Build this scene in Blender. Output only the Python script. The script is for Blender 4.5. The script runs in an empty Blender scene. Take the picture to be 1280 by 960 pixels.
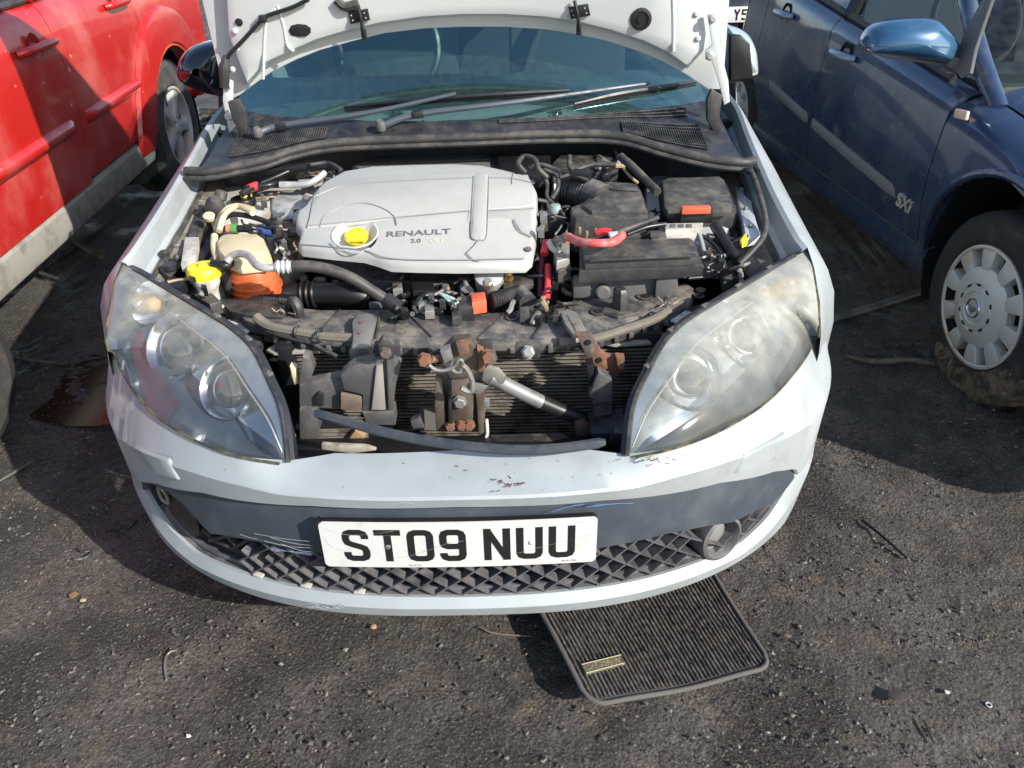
import bpy, bmesh, math, random
import numpy as np
from mathutils import Vector, Matrix
random.seed(7); rng = np.random.default_rng(7)
rad = math.radians
S = bpy.context.scene
COL = S.collection

# ------------------------------------------------------------------ camera
F_PX = 990.0
CAM = np.array([.115, -1.093, 1.52]); PIT, YAW, ROL = rad(32.6), rad(-.42), rad(1.35)
_F = np.array([math.sin(YAW)*math.cos(PIT), math.cos(YAW)*math.cos(PIT), -math.sin(PIT)])
_R = np.array([math.cos(YAW), -math.sin(YAW), 0.]); _D = np.cross(_F, _R)
_c, _s = math.cos(ROL), math.sin(ROL); _R, _D = _c*_R+_s*_D, -_s*_R+_c*_D
cd = bpy.data.cameras.new('camera'); cam = bpy.data.objects.new('camera', cd); COL.objects.link(cam)
cd.sensor_width = 36; cd.lens = 36*F_PX/1280; cd.clip_start = .05; cd.clip_end = 600
cam.matrix_world = Matrix(((_R[0], -_D[0], -_F[0], CAM[0]), (_R[1], -_D[1], -_F[1], CAM[1]), (_R[2], -_D[2], -_F[2], CAM[2]), (0, 0, 0, 1)))
S.camera = cam

# ------------------------------------------------------------------ light
SUN_AZ = (.79, -.613); SUN_EL = rad(31)
w = bpy.data.worlds.new('World'); S.world = w; w.use_nodes = True
nt = w.node_tree; bg = nt.nodes['Background']
sky = nt.nodes.new('ShaderNodeTexSky'); sky.sky_type = 'NISHITA'; sky.sun_disc = False
sky.sun_elevation = SUN_EL; sky.sun_rotation = math.atan2(SUN_AZ[0], SUN_AZ[1])
nt.links.new(sky.outputs[0], bg.inputs[0]); bg.inputs[1].default_value = .15
sd = bpy.data.lights.new('sun', 'SUN'); sun = bpy.data.objects.new('sun', sd); COL.objects.link(sun)
sd.energy = 4.9; sd.angle = rad(.53); sd.color = (1, .95, .88)
_sv = Vector((SUN_AZ[0]*math.cos(SUN_EL), SUN_AZ[1]*math.cos(SUN_EL), math.sin(SUN_EL)))
sun.rotation_euler = _sv.to_track_quat('Z', 'Y').to_euler(); sun.location = (4, -3, 6)
S.view_settings.view_transform = 'Standard'; S.view_settings.look = 'None'
S.view_settings.exposure = .58; S.view_settings.gamma = 1
S.cycles.max_bounces = 8; S.cycles.transparent_max_bounces = 12

# ------------------------------------------------------------------ helpers
def ray(px, py): return _F+(px-640)/F_PX*_R+(py-480)/F_PX*_D
def U(px, py, x=None, y=None, z=None):
    """point of the photograph's sight line that lies at the given x, y or height"""
    d = ray(px, py)
    t = (x-CAM[0])/d[0] if x is not None else (y-CAM[1])/d[1] if y is not None else (z-CAM[2])/d[2]
    return CAM+t*d
def UP(px, py, p0, n):
    d = ray(px, py); n = np.array(n, float); return CAM+d*(np.dot(np.array(p0)-CAM, n)/np.dot(d, n))
def pz(pts, z): return [U(a, b, z=z) for a, b in pts]
def py_(pts, y): return [U(a, b, y=y) for a, b in pts]
def V(p): return Vector((float(p[0]), float(p[1]), float(p[2])))

MATS = {}
def mat(name, col, rough=.5, metal=0., col2=None, nscale=8., nlo=.45, nhi=.65, dust=0., dustcol=(.23, .2, .16), bump=0., bscale=60., coat=0., spec=.5, col3=None, n3=30., lo3=.6, hi3=.7, ior=1.5, detail=6, roughvar=0., bdist=.002, flake=0.):
    if name in MATS: return MATS[name]
    m = bpy.data.materials.new(name); m.use_nodes = True; N = m.node_tree.nodes; L = m.node_tree.links
    b = N['Principled BSDF']; b.inputs['Roughness'].default_value = rough; b.inputs['Metallic'].default_value = metal
    b.inputs['Coat Weight'].default_value = coat; b.inputs['Coat Roughness'].default_value = .06
    b.inputs['Specular IOR Level'].default_value = spec; b.inputs['IOR'].default_value = ior
    tc = N.new('ShaderNodeTexCoord'); src = tc.outputs['Object']
    def noise(sc, lo, hi, det=detail, rgh=.6):
        n = N.new('ShaderNodeTexNoise'); n.inputs['Scale'].default_value = sc; n.inputs['Detail'].default_value = det; n.inputs['Roughness'].default_value = rgh
        L.new(src, n.inputs['Vector'])
        r = N.new('ShaderNodeMapRange'); r.inputs[1].default_value = lo; r.inputs[2].default_value = hi; r.interpolation_type = 'SMOOTHSTEP'
        L.new(n.outputs[0], r.inputs[0]); return r.outputs[0]
    def mix(fac, a, bb):
        x = N.new('ShaderNodeMix'); x.data_type = 'RGBA'
        if isinstance(fac, float): x.inputs[0].default_value = fac
        else: L.new(fac, x.inputs[0])
        for s, i in ((a, 6), (bb, 7)):
            if isinstance(s, tuple): x.inputs[i].default_value = (*s, 1)
            else: L.new(s, x.inputs[i])
        return x.outputs[2]
    c = tuple(col)
    if col2 is not None: c = mix(noise(nscale, nlo, nhi), c, tuple(col2))
    if col3 is not None: c = mix(noise(n3, lo3, hi3), c, tuple(col3))
    if dust > 0:
        g = N.new('ShaderNodeNewGeometry'); sx = N.new('ShaderNodeSeparateXYZ'); L.new(g.outputs['Normal'], sx.inputs[0])
        r = N.new('ShaderNodeMapRange'); r.inputs[1].default_value = -.1; r.inputs[2].default_value = .9; r.inputs[3].default_value = .25; L.new(sx.outputs[2], r.inputs[0])
        mm = N.new('ShaderNodeMath'); mm.operation = 'MULTIPLY'; L.new(r.outputs[0], mm.inputs[0]); L.new(noise(23., .38, .68, 8, .7), mm.inputs[1])
        m2 = N.new('ShaderNodeMath'); m2.operation = 'MULTIPLY'; m2.inputs[1].default_value = dust; L.new(mm.outputs[0], m2.inputs[0])
        c = mix(m2.outputs[0], c, tuple(dustcol))
        rr = N.new('ShaderNodeMapRange'); rr.inputs[3].default_value = rough; rr.inputs[4].default_value = .9; L.new(m2.outputs[0], rr.inputs[0]); L.new(rr.outputs[0], b.inputs['Roughness'])
    elif roughvar > 0:
        rr = N.new('ShaderNodeMapRange'); rr.inputs[3].default_value = rough; rr.inputs[4].default_value = rough+roughvar; L.new(noise(14., .35, .7, 8, .7), rr.inputs[0]); L.new(rr.outputs[0], b.inputs['Roughness'])
    if isinstance(c, tuple): b.inputs['Base Color'].default_value = (*c, 1)
    else: L.new(c, b.inputs['Base Color'])
    if bump > 0:
        n = N.new('ShaderNodeTexNoise'); n.inputs['Scale'].default_value = bscale; n.inputs['Detail'].default_value = 6; n.inputs['Roughness'].default_value = .65; L.new(src, n.inputs['Vector'])
        bp = N.new('ShaderNodeBump'); bp.inputs['Strength'].default_value = bump; bp.inputs['Distance'].default_value = bdist; L.new(n.outputs[0], bp.inputs['Height']); L.new(bp.outputs[0], b.inputs['Normal'])
    MATS[name] = m; return m
def glassmat(name, tint, ior=1.5, rough=.02, haze=0., hazecol=(.5, .5, .46), hs=14., hlo=.3, hhi=.75, hmin=0., hz=None, refl=(1, 1, 1)):
    m = bpy.data.materials.new(name); m.use_nodes = True; N = m.node_tree.nodes; L = m.node_tree.links; N.remove(N['Principled BSDF'])
    o = N['Material Output']; t = N.new('ShaderNodeBsdfTransparent'); t.inputs[0].default_value = (*tint, 1)
    g = N.new('ShaderNodeBsdfGlossy'); g.inputs['Roughness'].default_value = rough; f0 = ((ior-1)/(ior+1))**2; lw = N.new('ShaderNodeLayerWeight'); lw.inputs[0].default_value = .5
    pw = N.new('ShaderNodeMath'); pw.operation = 'POWER'; pw.inputs[1].default_value = 5; L.new(lw.outputs['Facing'], pw.inputs[0])
    f = N.new('ShaderNodeMath'); f.operation = 'MULTIPLY_ADD'; f.inputs[1].default_value = 1-f0; f.inputs[2].default_value = f0; L.new(pw.outputs[0], f.inputs[0])
    g.inputs[0].default_value = (*refl, 1)
    base = t.outputs[0]
    if haze > 0:
        d = N.new('ShaderNodeBsdfDiffuse'); d.inputs[0].default_value = (*hazecol, 1)
        tc = N.new('ShaderNodeTexCoord'); n = N.new('ShaderNodeTexNoise'); n.inputs['Scale'].default_value = hs; n.inputs['Detail'].default_value = 8; L.new(tc.outputs['Object'], n.inputs['Vector'])
        r = N.new('ShaderNodeMapRange'); r.inputs[1].default_value = hlo; r.inputs[2].default_value = hhi; r.inputs[3].default_value = hmin; r.inputs[4].default_value = haze; L.new(n.outputs[0], r.inputs[0])
        if hz:   # the lens has weathered most on its upper side
            sx = N.new('ShaderNodeSeparateXYZ'); L.new(tc.outputs['Object'], sx.inputs[0]); q = N.new('ShaderNodeMapRange'); q.inputs[1].default_value = hz[0]; q.inputs[2].default_value = hz[1]; q.inputs[3].default_value = hz[2]; q.inputs[4].default_value = 1; q.interpolation_type = 'SMOOTHSTEP'; L.new(sx.outputs[2], q.inputs[0])
            k = N.new('ShaderNodeMath'); k.operation = 'MULTIPLY'; L.new(r.outputs[0], k.inputs[0]); L.new(q.outputs[0], k.inputs[1]); r = k
        mh = N.new('ShaderNodeMixShader'); L.new(r.outputs[0], mh.inputs[0]); L.new(base, mh.inputs[1]); L.new(d.outputs[0], mh.inputs[2]); base = mh.outputs[0]
    ms = N.new('ShaderNodeMixShader'); L.new(f.outputs[0], ms.inputs[0]); L.new(base, ms.inputs[1]); L.new(g.outputs[0], ms.inputs[2]); L.new(ms.outputs[0], o.inputs[0])
    MATS[name] = m; return m

def tag(o, label=None, cat=None, group=None, kind=None):
    for k, v in (('label', label), ('category', cat), ('group', group), ('kind', kind)):
        if v: o[k] = v
    return o
def thing(name, label, cat, loc=(0, 0, 0), rz=0., group=None):
    o = bpy.data.objects.new(name, None); COL.objects.link(o); o.location = loc; o.rotation_euler = (0, 0, rz); o.empty_display_size = .1
    return tag(o, label, cat, group)
def mk(name, verts, faces, m, parent=None, angle=38, smooth=True, loc=None, mats=None, fmi=None):
    me = bpy.data.meshes.new(name); me.from_pydata([tuple(map(float, v)) for v in verts], [], faces)
    for x in (mats or [m]): me.materials.append(x)
    if fmi is not None: me.polygons.foreach_set('material_index', fmi)
    me.update()
    if smooth:
        me.polygons.foreach_set('use_smooth', [True]*len(me.polygons)); me.set_sharp_from_angle(angle=rad(angle))
    o = bpy.data.objects.new(name, me); COL.objects.link(o)
    if parent is not None: o.parent = parent
    if loc is not None: o.location = loc
    return o
class MB:
    """collects solids into one mesh"""
    def __init__(s): s.v = []; s.f = []
    def add(s, v, f):
        o = len(s.v); s.v += [tuple(map(float, p)) for p in v]; s.f += [tuple(i+o for i in q) for q in f]; return s
    def box(s, c, d, rot=None, b=.004):
        bm = bmesh.new(); bmesh.ops.create_cube(bm, size=1); bmesh.ops.scale(bm, vec=d, verts=bm.verts)
        if b > 0: bmesh.ops.bevel(bm, geom=bm.edges[:], offset=min(b, min(d)*.4), segments=2, affect='EDGES', profile=.6)
        M = Matrix.Translation(V(c)) @ (rot.to_4x4() if rot is not None else Matrix.Identity(4))
        bm.verts.ensure_lookup_table(); v = [M @ x.co for x in bm.verts]; f = [tuple(x.index for x in q.verts) for q in bm.faces]; bm.free(); return s.add(v, f)
    def tube(s, pts, r, n=10, smooth=4, caps=True, closed=False):
        P = spline(pts, smooth, closed) if smooth > 1 and len(pts) > 2 else [np.array(p, float) for p in pts]
        R = r if hasattr(r, '__len__') else None; k = len(P); v = []; f = []
        up = None
        for i in range(k):
            a = P[(i-1) % k] if closed or i > 0 else P[0]; b = P[(i+1) % k] if closed or i < k-1 else P[-1]
            t = b-a; t = t/(np.linalg.norm(t)+1e-12)
            if up is None: up = np.array([0, 0, 1.]) if abs(t[2]) < .9 else np.array([1., 0, 0])
            x = np.cross(up, t); x /= np.linalg.norm(x)+1e-12; up = np.cross(t, x)
            rr = np.interp(i/(k-1), np.linspace(0, 1, len(R)), R) if R is not None else r
            for j in range(n):
                q = 2*math.pi*j/n; v.append(P[i]+rr*(math.cos(q)*x+math.sin(q)*up))
        m = k if closed else k-1
        for i in range(m):
            for j in range(n): f.append((i*n+j, i*n+(j+1) % n, ((i+1) % k)*n+(j+1) % n, ((i+1) % k)*n+j))
        if caps and not closed: f.append(tuple(reversed(range(n)))); f.append(tuple(range((k-1)*n, k*n)))
        return s.add(v, f)
    def lathe(s, prof, c, axis=(0, 0, 1), n=24, capb=True, capt=True, sx=1., sy=1., ang=0.):
        z = V(axis).normalized(); x = z.orthogonal().normalized() if abs(z.z) < .999 else Vector((1, 0, 0)); y = z.cross(x)
        if ang: x, y = x*math.cos(ang)+y*math.sin(ang), y*math.cos(ang)-x*math.sin(ang)
        v = []; f = []; c = V(c)
        for r, h in prof:
            for j in range(n):
                q = 2*math.pi*j/n; v.append(c+z*h+x*(r*sx*math.cos(q))+y*(r*sy*math.sin(q)))
        for i in range(len(prof)-1):
            for j in range(n): f.append((i*n+j, i*n+(j+1) % n, (i+1)*n+(j+1) % n, (i+1)*n+j))
        if capb: f.append(tuple(reversed(range(n))))
        if capt: f.append(tuple(range((len(prof)-1)*n, len(prof)*n)))
        return s.add(v, f)
    def loft(s, rails, flip=False, close=False):
        n = len(rails[0]); o = [p for r in rails for p in r]; f = []
        m = len(rails) if close else len(rails)-1
        for i in range(m):
            for j in range(n-1):
                k = (i+1) % len(rails); q = (i*n+j, i*n+j+1, k*n+j+1, k*n+j); f.append(q[::-1] if flip else q)
        return s.add(o, f)
    def slab(s, top, th, b=.006, holes=(), down=(0, 0, -1), flare=0.):
        """plate: outline 'top' (any plane), thickness th along down, rounded rim of size b"""
        P = [V(p) for p in top]; dn = V(down).normalized(); c = sum(P, Vector())/len(P)
        nrm = Vector()
        for i in range(len(P)): nrm += (P[i]-c).cross(P[(i+1) % len(P)]-c)
        if nrm.dot(dn) > 0: P = P[::-1]
        n = len(P); nrm = nrm.normalized(); nrm = -nrm if nrm.dot(dn) > 0 else nrm
        ins = []; out = []
        for i in range(n):
            e1 = (P[i]-P[i-1]).normalized(); e2 = (P[(i+1) % n]-P[i]).normalized()
            n1 = nrm.cross(e1); n2 = nrm.cross(e2); d = n1+n2; L = max(d.dot(d)/2, .35); d = d/L
            ins.append(d); out.append(-d)
        def ring(off, dep): return [P[i]+ins[i]*off+dn*dep for i in range(n)]
        rings = [ring(b, 0), ring(b*.3, b*.3), ring(0, b), ring(-flare, th)] if b > 0 else [ring(0, 0), ring(-flare, th)]
        bm = bmesh.new(); vs = [[bm.verts.new(p) for p in r] for r in rings]
        edges = [bm.edges.new((vs[0][i], vs[0][(i+1) % n])) for i in range(n)]
        hs = []
        for h in holes:
            hv = [bm.verts.new(V(p)) for p in h]; edges += [bm.edges.new((hv[i], hv[(i+1) % len(hv)])) for i in range(len(hv))]; hs.append(hv)
        if holes: bmesh.ops.triangle_fill(bm, edges=edges, use_beauty=True, normal=nrm)
        else: bm.faces.new(vs[0])
        for a, bb in zip(vs, vs[1:]):
            for i in range(n): bm.faces.new((a[i], bb[i], bb[(i+1) % n], a[(i+1) % n]))
        bm.faces.new(vs[-1][::-1])
        for hv in hs:
            lo = [bm.verts.new(v.co+dn*th) for v in hv]
            for i in range(len(hv)): bm.faces.new((hv[i], hv[(i+1) % len(hv)], lo[(i+1) % len(hv)], lo[i]))
        bmesh.ops.recalc_face_normals(bm, faces=bm.faces)
        bm.verts.index_update(); v = [x.co.copy() for x in bm.verts]; f = [tuple(x.index for x in q.verts) for q in bm.faces]; bm.free()
        return s.add(v, f)
    def ring(s, c, axis, R, r, n=28, m=8): 
        return s.lathe([(R+r*math.cos(2*math.pi*i/m), r*math.sin(2*math.pi*i/m)) for i in range(m+1)], c, axis, n, False, False)
    def build(s, name, m, parent=None, **k): return mk(name, s.v, s.f, m, parent, **k)
def spline(pts, k=4, closed=False):
    P = [np.array(p, float) for p in pts]; n = len(P); out = []
    for i in range(n if closed else n-1):
        p1, p2 = P[i], P[(i+1) % n]; p0 = P[(i-1) % n] if closed or i > 0 else 2*p1-p2; p3 = P[(i+2) % n] if closed or i+2 < n else 2*p2-p1
        for j in range(k):
            t = j/k; out.append(.5*((2*p1)+(-p0+p2)*t+(2*p0-5*p1+4*p2-p3)*t*t+(-p0+3*p1-3*p2+p3)*t**3))
    if not closed: out.append(P[-1])
    return out
def resample(pts, n):
    P = np.array([np.array(p, float) for p in pts]); d = np.concatenate([[0], np.cumsum(np.linalg.norm(np.diff(P, axis=0), axis=1))])
    t = np.linspace(0, d[-1], n); return [np.array([np.interp(q, d, P[:, i]) for i in range(3)]) for q in t]
def text_mesh(s, name, m, origin, right, up, size, parent, depth=.0006, xs=1., shear=0., font_off=0.):
    c = bpy.data.curves.new(name, 'FONT'); c.body = s; c.size = size; c.extrude = depth; c.shear = shear; c.offset = font_off
    t = bpy.data.objects.new(name, c); COL.objects.link(t); dg = bpy.context.evaluated_depsgraph_get(); me = bpy.data.meshes.new_from_object(t.evaluated_get(dg))
    COL.objects.unlink(t); bpy.data.objects.remove(t)
    r = V(right).normalized(); u = V(up); u = (u-r*u.dot(r)).normalized(); n = r.cross(u)
    me.transform(Matrix(((r.x*xs, u.x, n.x, origin[0]), (r.y*xs, u.y, n.y, origin[1]), (r.z*xs, u.z, n.z, origin[2]), (0, 0, 0, 1))))
    me.materials.clear(); me.materials.append(m); o = bpy.data.objects.new(name, me); COL.objects.link(o); o.parent = parent; return o
def inst(o, parent, loc, rot=None):
    c = o.copy(); COL.objects.link(c); c.parent = parent; c.location = loc
    if rot is not None: c.rotation_euler = rot
    return c
def vnoise(x, y, cell, seed):
    r = np.random.default_rng(seed); G = r.random((256, 256)); u = np.asarray(x)/cell; v = np.asarray(y)/cell
    i = np.floor(u).astype(int); j = np.floor(v).astype(int); fx = u-i; fy = v-j; fx = fx*fx*(3-2*fx); fy = fy*fy*(3-2*fy)
    a = G[i % 256, j % 256]; b = G[(i+1) % 256, j % 256]; c = G[i % 256, (j+1) % 256]; d = G[(i+1) % 256, (j+1) % 256]
    return (a*(1-fx)+b*fx)*(1-fy)+(c*(1-fx)+d*fx)*fy

# ------------------------------------------------------------------ materials
M_PAINT = mat('silver_paint', (.37, .405, .415), .6, .31, coat=.35, col2=(.30, .325, .325), nscale=5., nlo=.42, nhi=.75, col3=(.27, .24, .2), n3=60., lo3=.655, hi3=.75, roughvar=.15)
M_UNDER = mat('bonnet_underside_paint', (.55, .58, .57), .4, .1, coat=.2, col2=(.46, .48, .46), nscale=5., nlo=.5, nhi=.85)
M_INNER = mat('inner_wing_paint', (.5, .49, .45), .5, .05, col2=(.3, .25, .19), nscale=14., nlo=.5, nhi=.72, dust=.35)
M_COVER = mat('silver_plastic', (.40, .40, .38), .42, .1, col2=(.36, .36, .35), nscale=9., nlo=.5, nhi=.8, bump=.12, bscale=400., coat=.1, dust=.22, dustcol=(.3, .28, .24))
M_BLK = mat('black_plastic', (.020, .021, .024), .42, dust=.28, bump=.15, bscale=90.)
M_BLKD = mat('dusty_black_plastic', (.028, .028, .031), .5, dust=.5, dustcol=(.2, .175, .13), bump=.25, bscale=70.)
M_BLKC = mat('clean_black_plastic', (.012, .012, .013), .3, roughvar=.2)
M_GREYP = mat('grey_plastic', (.085, .085, .088), .55, dust=.6, bump=.15, bscale=70.)
M_DARK = mat('deep_black', (.006, .006, .006), .8)
M_RUB = mat('rubber', (.028, .028, .029), .55, dust=.35)
M_INSERT = mat('bumper_insert_plastic', (.045, .055, .068), .38, col2=(.075, .085, .1), nscale=7., nlo=.4, nhi=.75, col3=(.2, .19, .17), n3=80., lo3=.7, hi3=.8, bump=.1, bscale=500., roughvar=.2)
M_GRILLE = mat('grille_plastic', (.09, .09, .1), .5, dust=.3, col2=(.04, .04, .045), nscale=20.)
M_RUST = mat('rusty_steel', (.19, .085, .045), .85, .1, col2=(.09, .075, .065), nscale=16., nlo=.42, nhi=.6, col3=(.32, .17, .09), n3=40., lo3=.55, hi3=.75, bump=.5, bscale=120.)
M_STEEL = mat('dull_steel', (.3, .29, .27), .5, .6, col2=(.17, .14, .11), nscale=18., nlo=.5, nhi=.7, bump=.25, bscale=80.)
M_ALU = mat('aluminium', (.55, .55, .54), .4, .35, col2=(.36, .35, .33), nscale=30.)
M_CHROME = mat('chrome', (.78, .8, .82), .1, 1., roughvar=.08)
M_WHITEPL = mat('white_plastic', (.5, .48, .43), .55, col2=(.33, .3, .25), nscale=30., dust=.2)
M_CREAM = mat('cream_plastic', (.62, .52, .34), .5, col2=(.5, .36, .18), nscale=14., nlo=.45, nhi=.75)
M_ORANGE = mat('orange_coolant_tank', (.55, .11, .025), .35, col2=(.42, .14, .06), nscale=12., coat=.2)
M_YEL = mat('yellow_plastic', (.85, .66, .02), .45, col2=(.7, .5, .02), nscale=30., coat=.1)
M_REDC = mat('red_cable', (.6, .1, .09), .5, col2=(.5, .22, .19), nscale=40.)
M_ORC = mat('orange_clip', (.58, .11, .045), .5, col2=(.5, .09, .05), nscale=40.)
M_PLATE = mat('plate_white', (.57, .57, .55), .35, col2=(.46, .45, .41), nscale=16., nlo=.5, nhi=.8, coat=.2)
M_CHAR = mat('plate_black', (.014, .014, .015), .4)
M_LBL = mat('paper_label', (.66, .65, .6), .7, col2=(.4, .38, .34), nscale=90., nlo=.5, nhi=.56)
M_TYRE = mat('tyre_rubber', (.022, .021, .02), .75, col2=(.07, .06, .05), nscale=10., nlo=.5, nhi=.8, bump=.3, bscale=120.)
M_HUB = mat('hubcap_silver', (.6, .6, .57), .45, .2, col2=(.48, .37, .24), nscale=7., nlo=.48, nhi=.75)
M_RED = mat('red_paint', (.46, .016, .012), .3, coat=.7, col2=(.55, .12, .10), nscale=2.6, nlo=.47, nhi=.75, col3=(.58, .3, .27), n3=16., lo3=.665, hi3=.70, roughvar=.15)
M_BLUE = mat('blue_paint', (.032, .056, .122), .25, .3, coat=.9, col2=(.08, .098, .14), nscale=3., nlo=.42, nhi=.75, col3=(.15, .16, .17), n3=10., lo3=.54, hi3=.76, roughvar=.15)
M_GREYCLAD = mat('grey_cladding', (.3, .29, .25), .7, col2=(.2, .19, .16), nscale=10., bump=.3)
M_STRIP = mat('side_moulding', (.16, .165, .18), .6, col2=(.15, .15, .15), nscale=8.)
M_WOOD = mat('weathered_wood', (.16, .12, .085), .85, col2=(.08, .06, .045), nscale=12., bump=.6, bscale=60.)
M_RAD = mat('radiator_tube', (.32, .29, .24), .55, .5, col2=(.12, .1, .08), nscale=25.)
M_FIN = mat('radiator_fins', (.025, .024, .022), .7, .3, bump=1., bscale=300.)
M_DASH = mat('dash_plastic', (.028, .042, .042), .6, bump=.2, bscale=200., dust=.1)
M_SEAT = mat('seat_fabric', (.03, .036, .04), .9, bump=.3, bscale=200.)
M_GLASS = glassmat('windscreen_glass', (.68, .92, .86), 2.7, .012, haze=.05, hmin=.01, hazecol=(.35, .5, .48), hs=40., refl=(.55, .95, .98))
M_GLASS2 = glassmat('side_glass', (.6, .68, .68), 1.45, .015, haze=.05, hs=20.)
M_LENS = glassmat('clouded_lens', (.9, .92, .92), 1.5, .06, haze=.58, hmin=.2, hazecol=(.54, .52, .43), hs=24., hlo=.3, hhi=.75, hz=(.66, .79, .06))
M_LENS2 = glassmat('hazy_lens', (.9, .92, .9), 1.5, .08, haze=.78, hmin=.4, hazecol=(.52, .52, .45), hs=24., hlo=.3, hhi=.75, hz=(.62, .77, .12))
# ================================================================== ground
def build_ground():
    def axis(a, b, st, far):
        m = np.arange(a, b+1e-6, st); g = st*1.35**np.arange(1, 60); g = np.cumsum(g); g = g[g < far]
        return np.concatenate([(a-g)[::-1], m, b+g])
    xs = axis(-2.1, 2.1, .014, 160); ys = axis(-.45, 2.0, .014, 160)
    X, Y = np.meshgrid(xs, ys, indexing='ij'); Z = np.zeros_like(X)
    near = np.clip(1-np.maximum(np.abs(X)-2.1, 0)/3, 0, 1)*np.clip(1-np.maximum(np.maximum(-.45-Y, Y-2.), 0)/3, 0, 1)
    Z += (vnoise(X, Y, .5, 1)-.5)*.012+(vnoise(X, Y, .16, 2)-.5)*.009+(vnoise(X, Y, .06, 3)-.5)*.006
    Z += ((vnoise(X, Y, .03, 4)-.5)*.007+(vnoise(X, Y, .0171, 5)-.5)*.006)*near
    pit = np.exp(-(((X+1.12)/.26)**2+((Y-1.12)/.2)**2)); Z -= .03*pit
    Z -= .004
    nx, ny = X.shape; v = np.stack([X, Y, Z], -1).reshape(-1, 3)
    i, j = np.meshgrid(np.arange(nx-1), np.arange(ny-1), indexing='ij'); a = (i*ny+j).ravel()
    f = np.stack([a, a+ny, a+ny+1, a+1], -1)
    me = bpy.data.meshes.new('ground'); me.vertices.add(len(v)); me.vertices.foreach_set('co', v.ravel()); me.loops.add(f.size); me.loops.foreach_set('vertex_index', f.ravel().astype(np.int32))
    me.polygons.add(len(f)); me.polygons.foreach_set('loop_start', np.arange(0, f.size, 4, dtype=np.int32)); me.update(); me.validate()
    me.polygons.foreach_set('use_smooth', [True]*len(f))
    m = bpy.data.materials.new('oily_asphalt'); m.use_nodes = True; N = m.node_tree.nodes; L = m.node_tree.links; b = N['Principled BSDF']
    tc = N.new('ShaderNodeTexCoord')
    def noise(sc, det=6, r=.6):
        n = N.new('ShaderNodeTexNoise'); n.inputs['Scale'].default_value = sc; n.inputs['Detail'].default_value = det; n.inputs['Roughness'].default_value = r; L.new(tc.outputs['Object'], n.inputs['Vector']); return n.outputs[0]
    def mr(s, lo, hi, o0=0., o1=1.):
        r = N.new('ShaderNodeMapRange'); r.inputs[1].default_value = lo; r.inputs[2].default_value = hi; r.inputs[3].default_value = o0; r.inputs[4].default_value = o1; L.new(s, r.inputs[0]); return r.outputs[0]
    def mix(fac, a, bb):
        x = N.new('ShaderNodeMix'); x.data_type = 'RGBA'; L.new(fac, x.inputs[0])
        for s, k in ((a, 6), (bb, 7)):
            if isinstance(s, tuple): x.inputs[k].default_value = (*s, 1)
            else: L.new(s, x.inputs[k])
        return x.outputs[2]
    c = mix(mr(noise(3.1, 8, .65), .38, .64), (.056, .049, .045), (.185, .16, .14))
    c = mix(mr(noise(11., 8, .7), .52, .72), c, (.2, .145, .092))
    c = mix(mr(noise(19., 8, .7), .63, .74), c, (.27, .165, .075))
    damp = mr(noise(2.3, 10, .6), .49, .60)
    dm = N.new('ShaderNodeMath'); dm.operation = 'MULTIPLY'; dm.inputs[1].default_value = .72; L.new(damp, dm.inputs[0]); c = mix(dm.outputs[0], c, (.028, .025, .023))
    c = mix(mr(noise(60., 5, .75), .46, .66), c, (.03, .026, .024))
    c = mix(mr(noise(180., 3, .7), .57, .69), c, (.3, .27, .245))
    L.new(c, b.inputs['Base Color'])
    L.new(mr(damp, 0, 1, .92, .42), b.inputs['Roughness'])
    vo = N.new('ShaderNodeTexVoronoi'); vo.inputs['Scale'].default_value = 110; L.new(tc.outputs['Object'], vo.inputs['Vector'])
    ad = N.new('ShaderNodeMath'); ad.operation = 'MULTIPLY_ADD'; L.new(vo.outputs[0], ad.inputs[0]); ad.inputs[1].default_value = -.6; L.new(noise(160., 6, .75), ad.inputs[2])
    bp = N.new('ShaderNodeBump'); bp.inputs['Strength'].default_value = 1.; bp.inputs['Distance'].default_value = .02; L.new(ad.outputs[0], bp.inputs['Height']); L.new(bp.outputs[0], b.inputs['Normal'])
    me.materials.append(m); o = bpy.data.objects.new('ground', me); COL.objects.link(o); o['kind'] = 'structure'
    # loose grit
    n = 26000; px = rng.uniform(-1.9, 1.9, n); py = -.4+2.4*rng.random(n)**1.5
    keep = rng.random(n) < .35+.65*(vnoise(px, py, .22, 11) > .5); px, py = px[keep], py[keep]; n = len(px)
    oc = np.array([(1, 0, 0), (-1, 0, 0), (0, 1, 0), (0, -1, 0), (0, 0, 1), (0, 0, -1)], float)
    of = [(0, 2, 4), (2, 1, 4), (1, 3, 4), (3, 0, 4), (2, 0, 5), (1, 2, 5), (3, 1, 5), (0, 3, 5)]
    gv = []; gf = []
    sz = .0014+.0046*rng.random(n)**3
    for k in range(n):
        s3 = sz[k]*(.6+.8*rng.random(3)); p = oc*s3+rng.normal(0, .25, (6, 3))*sz[k]; a = rng.uniform(0, 6.28); ca, sa = math.cos(a), math.sin(a)
        q = np.stack([p[:, 0]*ca-p[:, 1]*sa+px[k], p[:, 0]*sa+p[:, 1]*ca+py[k], p[:, 2]*.7+.001+sz[k]*.25], -1)
        gv += [tuple(t) for t in q]; gf += [tuple(t+6*k for t in ff) for ff in of]
    m1 = mat('grit', (.085, .075, .066), .85, col2=(.19, .165, .14), nscale=45., nlo=.52, nhi=.66, detail=2)
    o = mk('gravel', gv, gf, m1, smooth=False); o['kind'] = 'stuff'
build_ground()
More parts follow.
